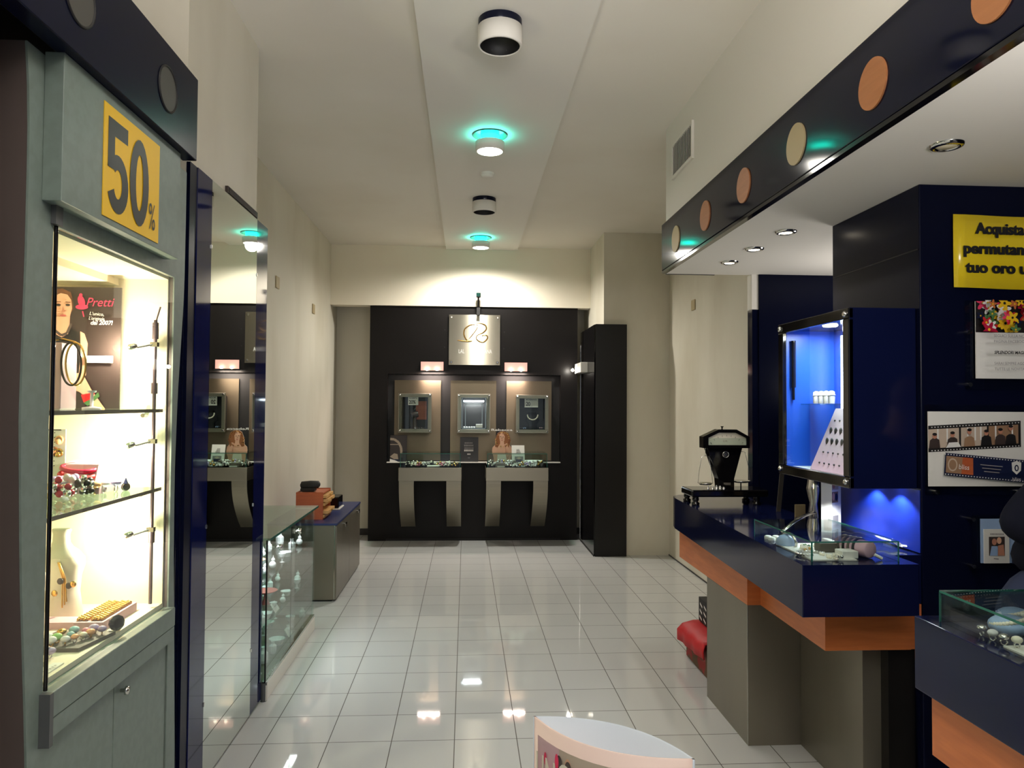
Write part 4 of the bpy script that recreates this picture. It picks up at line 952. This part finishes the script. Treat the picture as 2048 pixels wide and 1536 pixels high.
hex_ = [(1.420, 1.375), (1.705, 1.375), (1.705, 1.443), (1.625, 1.487), (1.515, 1.487), (1.420, 1.443)]
inn = [(1.452, 1.393), (1.686, 1.393), (1.686, 1.435), (1.618, 1.468), (1.517, 1.468), (1.452, 1.437)]
hd = MB(); n_ = 6
F0 = [(x, 4.36, z) for x, z in hex_]; F1 = [(x, 4.435, z) for x, z in hex_]; I0 = [(x, 4.36, z) for x, z in inn]; I1 = [(x, 4.372, z) for x, z in inn]
hd.add(F0 + F1 + I0 + I1, [(i, (i + 1) % 6, 12 + (i + 1) % 6, 12 + i) for i in range(6)] + [(i + 6, (i + 1) % 6 + 6, (i + 1) % 6, i) for i in range(6)] + [(12 + i, 12 + (i + 1) % 6, 18 + (i + 1) % 6, 18 + i) for i in range(6)] + [(11, 10, 9, 8, 7, 6)])
hdo = part('head', hd, 'black_gloss', t)
mb = MB(); p = Pic(mb, (0, 4.372, 0), (1, 0, 0), (0, 0, 1)); p.poly('cream', inn)
for k in range(11):
    a = math.radians(150 - k * 12); cxx, czz = 1.567, 1.32
    p.line('ink', [(cxx + .125 * math.cos(a), czz + .125 * math.sin(a)), (cxx + .134 * math.cos(a), czz + .134 * math.sin(a))], .002) if .1 < math.sin(a) and abs(.13 * math.cos(a)) < .112 else None
p.text('photo_sepia', 'C.M.', 1.545, 1.412, .01); p.line('ink', [(1.468, 1.405), (1.474, 1.398)], .003)
part('dial', mb, None, hdo)
part('dial_glass', B(1.452, 1.686, 4.362, 4.3635, 1.393, 1.436), 'glass_clear', hdo)
part('top_knob', MB().lathe([(.004, 0), (.004, .01), (.009, .014), (.009, .018)], (1.556, 4.42, 1.487), n=14), 'black_gloss', hdo)
def pan(x, zt, zp, R):
    pn = part('pan', MB().lathe([(.001, 0), (R * .7, .002), (R, .014), (R * .96, .014), (R * .68, .005), (.001, .004)], (x, YB, zp), n=26), 'silver', t)
    mb_ = MB()
    for sgn in (-1, 1): mb_.tube([(x, YB, zt), (x + sgn * R * .45, YB, zt - .004), (x + sgn * R * .8, YB, zt - .09), (x + sgn * R * .97, YB, zp + .012)], .0016, 6)
    mb_.tube([(x, YB, zt), (x, YB, 1.376)], .0016, 6)
    part('hanger', mb_, 'chrome', pn)
pan(1.452, 1.325, 1.148, .047); pan(1.672, 1.352, 1.162, .058)
part('pan_rest', MB().rod((1.672, YB, 1.13), (1.672, YB, 1.162), .004), 'black_gloss', t)
for k, (x, h) in enumerate(((1.44, .024), (1.468, .02), (1.492, .026), (1.514, .022), (1.536, .016), (1.475, .014))):
    solo('brass_weight', MB().lathe([(.008, 0), (.008, h * .6), (.003, h * .7), (.006, h * .85), (.003, h)], (x, 4.335 + .012 * (k == 5), 1.13), n=12), 'silver', f'small shiny scale weight, {ordn[k]} of six on the balance base', 'weight', 'weights on the balance base')

# ---------------------------------------------------------------- wall showcase
t = thing('box_showcase', 'dark framed glass showcase lit blue inside on the navy column', 'showcase', (1.68, 3.22, 1.3))
x0, x1, y0, y1, z0, z1 = 1.54, 1.817, 2.885, 3.56, 1.30, 2.03
mb = MB().box(x0, x1, y0, y0 + .012, z0, z1).box(x0 + .02, x1, y1 - .012, y1, z0, z1).box(x0 + .02, x1, y0 + .012, y1 - .012, z0, z0 + .03).box(x0 + .02, x1, y0 + .012, y1 - .012, z1 - .03, z1)
part('case_body', mb, 'navy_laminate', t, bevel=.002)
mb = MB().box(x1 - .006, x1 - .001, y0 + .013, y1 - .013, z0 + .031, z1 - .031).box(x0 + .022, x1 - .006, y1 - .018, y1 - .0125, z0 + .031, z1 - .031).box(x0 + .022, x1 - .006, y0 + .0125, y0 + .018, z0 + .031, z1 - .031)
part('blue_lining', mb, 'blue_lacquer', t)
part('white_floor', B(x0 + .022, x1 - .006, y0 + .02, y1 - .02, z0 + .031, z0 + .037), 'white_card', t)
mb = MB().box(x0 - .004, x0 + .018, y0, y1, z0, z0 + .045).box(x0 - .004, x0 + .018, y0, y1, z1 - .045, z1).box(x0 - .004, x0 + .018, y0, y0 + .05, z0 + .045, z1 - .045).box(x0 - .004, x0 + .018, y1 - .05, y1, z0 + .045, z1 - .045)
part('door_frame', mb, 'black_gloss', t, bevel=.004)
part('door_glass', B(x0 + .004, x0 + .009, y0 + .05, y1 - .05, z0 + .045, z1 - .045), 'glass_front', t)
for y in (y0 + .025, y1 - .025):
    for z in (z0 + .025, z1 - .025): part('bolt', MB().lathe([(.012, 0), (.013, .006), (.007, .011)], (x0 - .004, y, z), (-1, 0, 0), 16), 'chrome', t)
part('light_strip', B(x1 - .02, x1 - .007, 3.42, 3.45, 1.62, 1.97), 'cool_strip', t)
part('downlight', MB().lathe([(.034, 0), (.03, -.006)], (1.66, 3.28, z1 - .03), n=22), 'spot_glow', t)
part('lock_bar', MB().rod((1.60, y1 - .03, 1.72), (1.60, y1 - .03, 1.95), .012).rod((1.60, y1 - .03, 1.66), (1.60, y1 - .03, 1.72), .007), 'black_gloss', t)
part('glass_shelf', B(1.64, x1 - .008, y0 + .06, y1 - .02, 1.636, 1.642), 'glass_green', t)
light('box_case_light', 'AREA', (1.67, 3.22, 1.985), 9, (.92, .96, 1), .1, sizey=.4)
light('counter_spot', 'SPOT', (1.765, 2.99, 1.292), 9, (.93, .97, 1), .015, spot=math.radians(125), blend=.35)
light('counter_spot', 'SPOT', (1.765, 3.17, 1.292), 9, (.93, .97, 1), .015, spot=math.radians(125), blend=.35)
light('counter_spot', 'SPOT', (1.60, 3.22, 1.292), 16, (.93, .97, 1), .015, spot=math.radians(120), blend=.35)  # extra spot added to brighten the photo column and the glass case
for x, y in ((1.765, 2.99), (1.765, 3.17), (1.60, 3.22)):  # the last fitting belongs to the added spot
    part('under_spot', MB().lathe([(.026, 0), (.024, -.006), (.001, -.006)], (x, y, z0), n=20), 'cool_strip', t)
for k in range(4): solo('ring_stand', MB().lathe([(.014, 0), (.016, .03), (.014, .055), (.004, .06)], (1.69, 3.33 + k * .05, 1.6425), n=16).torus((1.69, 3.33 + k * .05, 1.68), .0165, .002, (0, .2, 1), 18, 6), 'white_card', ('first', 'second', 'third', 'fourth')[k] + ' white ring stand from the near end of the glass shelf in the blue showcase', 'ring stand', 'white ring stands on the glass shelf')
t = thing('earring_board', 'pink leaning earring board with rows of dark earrings in the blue showcase', 'earring board', (1.67, 3.2, 1.338))
part('board', MB().prism([(1.60, 2.96, 1.339), (1.60, 3.36, 1.339), (1.745, 3.40, 1.62), (1.745, 3.10, 1.62)], (.008, 0, -.004)), 'pink_velvet', t)
for r_ in range(5):
    u = .12 + r_ * .17; xr, zr = 1.60 + .145 * u - .003, 1.339 + .281 * u
    for k in range(7):
        yr = 3.02 + k * .045 + u * .07
        part('earring', MB().ball((xr, yr, zr), .0045 + .003 * (r_ in (2, 3)), 8, 5, (1, 1, 1 + 1.4 * (r_ in (2, 3)))), 'ink', t)
part('header_tag', MB().prism([(1.742, 3.18, 1.615), (1.742, 3.30, 1.615), (1.75, 3.30, 1.635), (1.75, 3.18, 1.635)], (.003, 0, 0)), 'white_card', t)

# ================================================================ NOTICES ON THE NAVY WALL
YW = 2.858
def framed(o_, r_, u_): return Pic(mb, o_, r_, u_)
t = thing('gold_notice', 'big yellow notice in black Italian lettering on the navy wall', 'notice', (2.25, YW, 2.12))
rows = []
for i in range(13):
    x = 1.955 + .62 * i / 12; wv = .006 + .004 * math.sin(i * 1.1)
    rows.append([(x, YW - .003 - wv, 2.112 - .012 * i / 12), (x, YW - .003 - wv * .6, 2.27), (x, YW - .003 - wv * .8, 2.408 - .012 * i / 12)])
o = part('sheet', MB().sheet(rows), 'yellow_sheet', t); sm = o.modifiers.new('solid', 'SOLIDIFY'); sm.thickness = .001
for body, tx, ty, tw in (('Acquista', .088, .226, .205), ('permutando il', .038, .145, .37), ('tuo oro usato', .045, .068, .37)):
    mb = MB(); p = Pic(mb, (1.955, YW - .0165, 2.105), (1, 0, -.012), (0, 0, 1))
    p.text('ink', body, tx, ty, .045, bold=.03, fat=.0016, width=tw); part('lettering', mb, None, t)

t = thing('floral_poster', 'white notice with colourful flowers on top in a clear holder', 'poster', (2.25, YW - .03, 1.73))
part('holder', B(2.0, 2.5, YW - .012, YW - .006, 1.70, 2.06), 'glass_clear', t)
for z in (1.72, 1.93): part('standoff', MB().cyl((2.006, YW, z), .009, -.03, (0, 1, 0), 14), 'chrome', t)
mb = MB().use('white_card').box(2.035, 2.50, YW - .022, YW - .018, 1.745, 2.055)
p = Pic(mb, (2.035, YW - .022, 1.745), (1, 0, 0), (0, 0, 1))
p.rect('ink', 0, .465, .185, .31)
rnd = random.Random(11); cols = ['red', 'white_ink', 'yellow', 'ruby', 'white_ink', 'pink_ink', 'yellow', 'photo_navy', 'green_petal', 'orange_wood', 'red', 'white_ink']
for k in range(85):
    fx, fy = rnd.uniform(.01, .46), rnd.uniform(.19, .305); c_ = cols[k % 12]; r_ = rnd.uniform(.018, .034)
    pts = []
    for i in range(40):
        a = 2 * math.pi * i / 40; q = r_ * (.72 + .28 * math.cos(5 * a + k)); pts.append((min(.465, max(0, fx + q * math.cos(a))), min(.31, max(.185, fy + q * math.sin(a)))))
    p.poly(c_, pts); p.ell('yellow' if c_ != 'yellow' else 'ink', fx, fy, r_ * .18, r_ * .18, 8)
p.text('grey_ink', 'SEGUICI SULLA NOSTRA', .025, .16, .011, width=.16); p.text('grey_ink', 'PAGINA FACEBOOK', .025, .138, .011, width=.135)
p.text('ink', 'SPLENDORI MAGNANI', .025, .094, .012, width=.158, bold=.03, shear=.25)
p.text('grey_ink', 'SARAI SEMPRE AGGIORNATO SU', .025, .052, .011, width=.21); p.text('grey_ink', "TUTTE LE NOVITA'", .025, .03, .011, width=.125)
part('print', mb, None, t)

t = thing('filmstrip_poster', 'white poster with two film strips on the navy wall', 'poster', (2.05, YW - .02, 1.30))
part('holder', B(1.83, 2.26, YW - .010, YW - .004, 1.28, 1.64), 'glass_clear', t)
for x in (1.87, 2.22): part('standoff', MB().cyl((x, YW, 1.292), .009, -.025, (0, 1, 0), 14), 'chrome', t)
mb = MB().use('white_card').box(1.835, 2.245, YW - .020, YW - .016, 1.315, 1.612)
p = Pic(mb, (1.835, YW - .02, 1.315), (1, 0, 0), (0, 0, 1))
S1 = lambda u, v: (.0 + u * .385, .135 + v * .105 + u * .022)
p.poly('ink', [S1(0, 0), S1(1, 0), S1(1, 1), S1(0, 1)])
for a, b__, c_ in ((.0, .33, 'photo_light'), (.35, .63, 'photo_light'), (.65, .97, 'photo_sepia')): p.poly(c_, [S1(a, .14), S1(b__, .14), S1(b__, .86), S1(a, .86)])
for a in (.1, .2, .42, .5, .56, .72, .9): p.line('white_ink', [S1(a, .35), S1(a, .86)], .006)
for a, h, m_ in ((.06, .7, 'photo_dark'), (.25, .72, 'photo_dark'), (.43, .8, 'photo_sepia'), (.61, .72, 'ink'), (.76, .75, 'photo_dark'), (.87, .85, 'ink')):
    p.poly(m_, [S1(a - .06, .14), S1(a + .06, .14), S1(a + .05, .45), S1(a + .02, .52), S1(a - .02, .52), S1(a - .05, .45)]); q = S1(a, h - .1); p.ell('skin_shadow', q[0], q[1], .009, .011); p.ell('ink', q[0], q[1] + .007, .0095, .006)
p.poly('white_ink', [S1(.17, .14), S1(.33, .14), S1(.3, .33), S1(.2, .33)])
S2 = lambda u, v: (.055 + u * .355, .045 + v * .09 - u * .032)
p.poly('photo_navy', [S2(0, 0), S2(1, 0), S2(1, 1), S2(.02, 1)])
p.poly('photo_sepia', [S2(.02, .13), S2(.34, .13), S2(.34, .87), S2(.03, .87)]); p.poly('drawer_wood', [S2(.2, .13), S2(.34, .13), S2(.34, .87), S2(.22, .87)])
for S in (S1, S2):
    for v in (.06, .94):
        for k in range(30): q = S((k + .5) / 30, v); p_k = p.k; p.rect('white_ink', q[0] - .0025, q[0] + .0025, q[1] - .0018, q[1] + .0018); p.k = p_k
q = S2(.1, .5); p.ell('photo_light', q[0], q[1], .02, .026); p.ell('photo_sepia', q[0], q[1], .015, .02)
p.text('white_ink', 'bliss', *S2(.17, .34), .02, sx=.95, rot=-.09)
for k in range(3): p.line('grey_ink', [S2(.42 + .02 * k, .62 - .14 * k), S2(.68 - .02 * k, .62 - .14 * k)], .003)
q = S2(.84, .62); p.poly('white_ink', [(q[0] - .02, q[1] + .022), (q[0], q[1] + .028), (q[0] + .02, q[1] + .022), (q[0] + .018, q[1] - .01), (q[0], q[1] - .026), (q[0] - .018, q[1] - .01)]); p.ell('photo_navy', q[0], q[1], .009, .013); p.ell('white_ink', q[0], q[1], .004, .008)
p.text('white_ink', 'bliss', q[0] - .018, q[1] - .052, .016, sx=.95)
part('print', mb, None, t)

t = thing('clock_face', 'round dial peeking from behind the film strip poster at the photo edge', 'dial', (2.30, YW, 1.38))
part('rim', MB().lathe([(.062, 0), (.07, .006), (.066, .012), (.058, .01)], (2.325, YW, 1.445), (0, -1, 0), 32), 'silver', t)
part('dial', MB().lathe([(.06, 0), (.06, .008)], (2.325, YW, 1.445), (0, -1, 0), 32), 'ink', t)

t = thing('small_notice', 'small clear holder with a couple photo card low on the navy wall', 'notice', (2.2, YW - .02, 1.0))
part('holder', B(2.02, 2.40, YW - .012, YW - .006, .985, 1.20), 'glass_clear', t)
for z in (1.0, 1.185): part('standoff', MB().rod((2.01, YW, z), (2.01, YW - .035, z), .008), 'chrome', t)
mb = MB().use('paper_blue').box(2.05, 2.27, YW - .018, YW - .014, 1.01, 1.185).use('white_card').box(2.06, 2.165, YW - .022, YW - .0185, 1.01, 1.145)
p = Pic(mb, (2.06, YW - .022, 1.01), (1, 0, 0), (0, 0, 1))
p.rect('photo_dark', .02, .086, .03, .105); p.ell('skin_shadow', .042, .085, .01, .013); p.ell('skin', .062, .09, .010, .013); p.poly('paper_blue', [(.022, .03), (.06, .03), (.055, .068), (.03, .068)]); p.poly('skin_shadow', [(.055, .03), (.084, .03), (.08, .075), (.056, .07)])
for k in range(10): p.rect('grey_ink', .025 + k * .0055, .0285 + k * .0055, .113, .119)
p.rect('photo_navy', .11, .165, .0, .06); p.line('grey_ink', [(.035, .02), (.055, .018)], .004)
part('print', mb, None, t)

# ================================================================ SECOND COUNTER (near right)
t = thing('navy_counter', 'second navy counter with orange wood band at the near right', 'counter', (1.7, .9, 0))
part('top_slab', B(1.27, 2.0, -.6, 2.036, .838, ZT), 'navy_laminate', t, bevel=.003)
part('wood_band', B(1.30, 1.95, -.5, 2.005, .665, .836), 'orange_wood', t)
part('pedestal', B(1.345, 1.9, -.4, 1.90, 0, .664), 'grey_panel', t)
t = thing('glass_case', 'glass case with pearl jewellery on the second counter at the photo edge', 'glass case', (1.6, 1.5, ZT))
x0, x1, y0, y1, zt = 1.305, 1.92, .5, 1.975, 1.12
for a in ((x0, x0 + .006, y0, y1), (x1 - .006, x1, y0, y1), (x0 + .006, x1 - .006, y0, y0 + .006), (x0 + .006, x1 - .006, y1 - .006, y1)): part('glass_side', B(*a, ZT, zt), 'glass_clear', t)
part('glass_lid', B(x0, x1, y0, y1, zt, zt + .006), 'glass_clear', t)
part('glass_edge', MB().box(x0 - .001, x0, y0, y1, zt, zt + .006).box(x0, x1, y1, y1 + .001, zt, zt + .006).box(x0 - .001, x0 + .005, y1, y1 + .001, ZT, zt), 'glass_edge', t)
def cushion(x, y, s, lab):
    t_ = thing('jewel_cushion', lab, 'cushion', (x, y, ZT))
    part('pad', MB().ball((x, y, ZT + .034 * s), .06 * s, 18, 10, (1.05, .9, .56)), 'paper_blue', t_)
    mb_ = MB()
    for k in range(20):
        a = math.pi * (.95 + 1.1 * k / 19); mb_.ball((x + .05 * s * math.cos(a) * 1.1, y + .045 * s * math.sin(a), ZT + .052 * s + .012 * math.cos(a + .5)), .006, 7, 5)
    part('pearl_string', mb_, 'cream', t_)
cushion(1.405, 1.845, .8, 'blue cushion with a pearl string in the second counter case')
cushion(1.48, 1.925, .75, 'smaller blue cushion behind the pearl string cushion')
solo('display_sheet', B(1.325, 1.50, 1.2, 1.76, ZT, ZT + .004), 'white_card', 'white display sheet in the second counter case', 'sheet', loc=(1.41, 1.5, ZT))
for k, (x, y, m_) in enumerate(((1.335, 1.85, 'silver'), (1.335, 1.81, 'clear_stone'), (1.338, 1.775, 'silver'), (1.345, 1.74, 'cream'), (1.352, 1.70, 'silver'))):
    ring(x, y, ZT + (.0042 if y < 1.76 else 0), m_, 'silver', f'pearl ring, {ordn[k + 1]} from the far corner of the second counter case' if k else 'pearl ring nearest the far corner of the second counter case', r=.007, rz=.5 * k, big=1.5, group='pearl rings along the case front')
t = thing('ring_cone', 'pale cone stand with a jewelled flower ring in the second counter case', 'ring stand', (1.405, 1.725, ZT))
part('cone', MB().lathe([(.028, 0), (.012, .03), (.009, .05)], (1.405, 1.725, ZT + .0042), n=18), 'cream', t)
mb = MB()
for k in range(7): mb.use('gold' if k % 2 else 'clear_stone').ball((1.405 + .012 * math.cos(k), 1.72 + .012 * math.sin(k), ZT + .05 + .004 * (k % 2)), .007, 8, 5)
part('flower_ring', mb, None, t)
for k, (x, y) in enumerate(((1.37, 1.68), (1.40, 1.66), (1.43, 1.68))): cluster(x, y, ZT + .0042, .022, 'clear_stone', 'silver', ('left', 'middle', 'right')[k] + ' clear crystal piece at the photo edge in the second counter case', 9)
for k, (x, y) in enumerate(((1.50, 1.87), (1.58, 1.88), (1.62, 1.80))): solo('pearl_pendant', MB().ball((x, y, ZT + .014), .014, 12, 8).torus((x, y + .02, ZT + .004), .012, .002, (0, 0, 1), 16, 5), 'cream', ('left', 'middle', 'right')[k] + ' pearl pendant at the back of the second counter case', 'pendant')

# ================================================================ GIFT BASKET BEHIND THE COLUMN
t = thing('gift_box', 'red plaid gift box with red cloth on the floor behind the grey column', 'box', (1.6, 4.6, 0))
part('box', B(1.445, 1.75, 4.36, 4.79, .004, .17), 'red_plaid', t, bevel=.006)
rows = []
for i in range(13):
    u = i / 12; y = 4.35 + .46 * u
    w_ = .006 * math.sin(u * 17)
    rows.append([(1.415 - .018 * u + w_, y, .12 - .02 * u), (1.41 - .014 * u + w_, y, .17), (1.425, y, .212 + w_), (1.50, y, .226), (1.75, y, .224)])
o = part('red_cloth', MB().sheet(rows), 'red', t); sm = o.modifiers.new('solid', 'SOLIDIFY'); sm.thickness = .008
rows = [[(1.75 - .33 * i / 8, 4.805, .224 - (0 if i < 6 else .005)), (1.75 - .335 * i / 8, 4.815 + .003 * math.sin(i * 2), .17), (1.75 - .34 * i / 8, 4.812, .1)] for i in range(9)]
t = thing('black_carton', 'black carton with white printing on top of the red gift box', 'carton', (1.62, 4.66, .232))
part('carton', B(1.525, 1.75, 4.42, 4.78, .232, .385), 'black_matte', t, bevel=.003)
mb = MB(); p = Pic(mb, (1.525, 4.78, .232), (0, -1, 0), (0, 0, 1))
for k in range(3):
    for j in range(4): p.poly('white_ink', [(.03 + j * .08, .11 - k * .04), (.075 + j * .08, .095 - k * .04), (.075 + j * .08, .107 - k * .04), (.03 + j * .08, .124 - k * .04)])
part('print', mb, None, t)

# ================================================================ LEAF-SHAPED FLOOR DISPLAY (foreground)
t = thing('cardboard_totem', 'white lens-shaped cardboard display in the foreground with floral picture', 'display stand', (.275, 1.41, 0))
A_, Bq = V((.141, 1.509, 0)), V((.412, 1.312, 0)); dv = Bq - A_; nv = V((dv.y, -dv.x, 0)).normalized()   # towards the camera
def lens(u, side_, z, off=0): return A_ + dv * u + nv * ((.058 * side_ + 0) * 4 * u * (1 - u) + off) + V((0, 0, z))
def shell(side_):
    rows = []
    for i in range(25):
        u = i / 24; rows.append([tuple(lens(u, side_, z)) for z in (0, .5, 1.0)])
    return MB().sheet(rows)
for nm, sd in (('front_panel', 1), ('back_panel', -1)):
    o = part(nm, shell(sd), 'warm_lit_card' if sd > 0 else 'cool_lit_card', t); sm = o.modifiers.new('solid', 'SOLIDIFY'); sm.thickness = .004; sm.offset = 1 if sd > 0 else -1
part('inner_floor', plan([tuple(lens(i / 16, .96, 0))[:2] for i in range(1, 16)] + [tuple(lens(i / 16, -.96, 0))[:2] for i in range(15, 0, -1)], .86, .865), 'cool_lit_card', t)
mb = MB()
def img(m_, u0, u1, z0, z1, off):
    mb.use(m_)
    rows = [[tuple(lens(u0 + (u1 - u0) * i / 10, 1, z0, off)), tuple(lens(u0 + (u1 - u0) * i / 10, 1, z1, off))] for i in range(11)]
    mb.sheet(rows)
img('photo_light', .055, .93, .12, .972, .0008); img('mauve', .055, .25, .12, .972, .001)
rnd = random.Random(5)
for k in range(90):
    u = rnd.uniform(.09, .88); z = rnd.uniform(.75, .955) if k < 40 else rnd.uniform(.2, .75)
    if u < .24: c_ = ('mauve', 'lips', 'pink_ink', 'lips', 'photo_dark')[k % 5]
    else: c_ = ('photo_sepia', 'gold', 'skin', 'taupe', 'skin_shadow', 'lips')[k % 6]
    a, b__ = rnd.uniform(.012, .03), rnd.uniform(.008, .018); mb.use(c_)
    pts = []
    for i in range(14):
        th = 2 * math.pi * i / 14; uu = max(.057, min(.928, u + a * math.cos(th))); zz = min(.970, z + b__ * math.sin(th)); pts.append(tuple(lens(uu, 1, zz, .0012 + .00004 * k)))
    mb.poly(pts)
part('picture', mb, None, t)
mb = MB().use('cream')
L_ = dv.length
def ft(u0, z0): return lambda a, b_2: tuple(lens(u0 + a / L_, 1, z0 + b_2, .009))
mb.text('U', ft(.062, .886), .062, width=.024, bold=.012); mb.text('N', ft(.15, .886), .062, width=.028, bold=.012); mb.text('O', ft(.255, .898), .056, width=.036, bold=.012)
part('lettering', mb, None, t)

# ================================================================ PERSON AT THE RIGHT EDGE
def skin_body(name, verts, edges, radii, mname, parent, sub=2):
    me = bpy.data.meshes.new(name); me.from_pydata(verts, edges, []); me.materials.append(MATS[mname])
    o = bpy.data.objects.new(name, me); COL.objects.link(o); o.parent = parent
    sk = o.modifiers.new('skin', 'SKIN'); sk.use_smooth_shade = True
    if not me.skin_vertices: me.skin_vertices.new()
    for i, r_ in enumerate(radii):
        me.skin_vertices[0].data[i].radius = r_ if isinstance(r_, tuple) else (r_, r_); me.skin_vertices[0].data[i].use_root = (i == 0)
    sb = o.modifiers.new('sub', 'SUBSURF'); sb.levels = sb.render_levels = sub
    return o
px_, py_ = 1.885, 2.27
t = thing('person', 'person in dark navy jacket and jeans, elbow out, at the right photo edge', 'person', (px_, py_, 0))
body_v = [(0, 0, .95), (.04, .0, 1.12), (.15, -.01, 1.32), (.21, 0, 1.45), (.24, .0, 1.51),           # pelvis .. neck, leaning to the right
          (-.10, 0, .86), (-.12, .01, .47), (-.12, .03, .09), (-.12, -.08, .04),
          (.10, 0, .86), (.12, .01, .47), (.12, .03, .09), (.12, -.08, .04),
          (.05, .0, 1.42), (-.155, .0, 1.25), (.03, -.15, 1.19), (.37, 0, 1.34), (.43, .03, 1.10), (.33, -.12, 1.02),
          (.27, -.02, 1.58), (.29, -.02, 1.67)]
body_e = [(0, 1), (1, 2), (2, 3), (3, 4), (0, 5), (5, 6), (6, 7), (7, 8), (0, 9), (9, 10), (10, 11), (11, 12), (3, 13), (13, 14), (14, 15), (3, 16), (16, 17), (17, 18), (4, 19), (19, 20)]
body_r = [(.11, .08), (.11, .08), (.12, .08), (.07, .06), .05, .085, .058, .042, .035, .085, .058, .042, .035, .05, .038, .03, .05, .038, .03, (.07, .085), (.065, .075)]
skin_body('body', body_v, body_e, body_r, 'skin', t)
jv = [(0, 0, 1.05), (.04, 0, 1.14), (.15, -.01, 1.32), (.215, 0, 1.46), (.05, 0, 1.42), (-.155, .0, 1.25), (.0, -.13, 1.195), (.37, 0, 1.34), (.43, .03, 1.10), (.35, -.09, 1.035)]
je = [(0, 1), (1, 2), (2, 3), (3, 4), (4, 5), (5, 6), (3, 7), (7, 8), (8, 9)]
skin_body('jacket', jv, je, [(.205, .13), (.2, .13), (.175, .125), (.09, .085), .07, .06, .05, .07, .06, .05], 'jacket', t)
qv = [(0, 0, .95), (-.105, 0, .84), (-.12, .01, .47), (-.12, .03, .08), (.105, 0, .84), (.12, .01, .47), (.12, .03, .08), (.01, 0, 1.14)]
skin_body('jeans', qv, [(0, 1), (1, 2), (2, 3), (0, 4), (4, 5), (5, 6), (0, 7)], [(.2, .125), .105, .08, .065, .105, .08, .065, (.185, .115)], 'denim', t)
for sx_ in (-.12, .12):
    part('shoe', MB().ball((px_ + sx_, py_ - .03, .045), .06, 16, 8, (.85, 2.1, .75)), 'black_matte', t)
part('hair', MB().ball((px_ + .285, py_ + .02, 1.675), .1, 18, 12, (.92, 1.05, 1.1)), 'hair_brown', t)
for sx_ in (-.035, .035): part('eye', MB().ball((px_ + .28 + sx_, py_ - .078, 1.615), .012, 10, 6), 'white_card', t)
part('nose', MB().ball((px_ + .278, py_ - .095, 1.585), .016, 10, 6, (.8, 1, 1.3)), 'skin', t)
part('mouth', MB().ball((px_ + .272, py_ - .085, 1.545), .022, 10, 6, (1, .4, .3)), 'lips', t)
def hand(wrist, dirv, side_, name):
    w_ = V(wrist); d = V(dirv).normalized(); u = V((0, 0, 1)); s_ = d.cross(u).normalized() * side_
    v = [tuple(w_), tuple(w_ + d * .05), tuple(w_ + d * .085)]; e = [(0, 1), (1, 2)]; r_ = [(.022, .017), (.032, .018), (.034, .016)]
    for k in range(4):
        o_ = (k - 1.5) * .019; L = (.06, .072, .067, .05)[k]; i0 = len(v)
        v += [tuple(w_ + d * .09 + s_ * o_), tuple(w_ + d * (.09 + L * .5) + s_ * o_ - u * .008), tuple(w_ + d * (.09 + L) + s_ * o_ - u * .026)]
        e += [(2, i0), (i0, i0 + 1), (i0 + 1, i0 + 2)]; r_ += [.009, .0085, .007]
    i0 = len(v); v += [tuple(w_ + d * .03 - s_ * .03), tuple(w_ + d * .06 - s_ * .052), tuple(w_ + d * .085 - s_ * .055)]
    e += [(1, i0), (i0, i0 + 1), (i0 + 1, i0 + 2)]; r_ += [.012, .010, .008]
    return skin_body('hand', v, e, r_, 'skin', t, 1)
hand((.035, -.155, 1.188), (.75, -.6, -.1), 1, 'hand'); hand((.325, -.13, 1.015), (-.5, -.8, -.1), -1, 'hand')
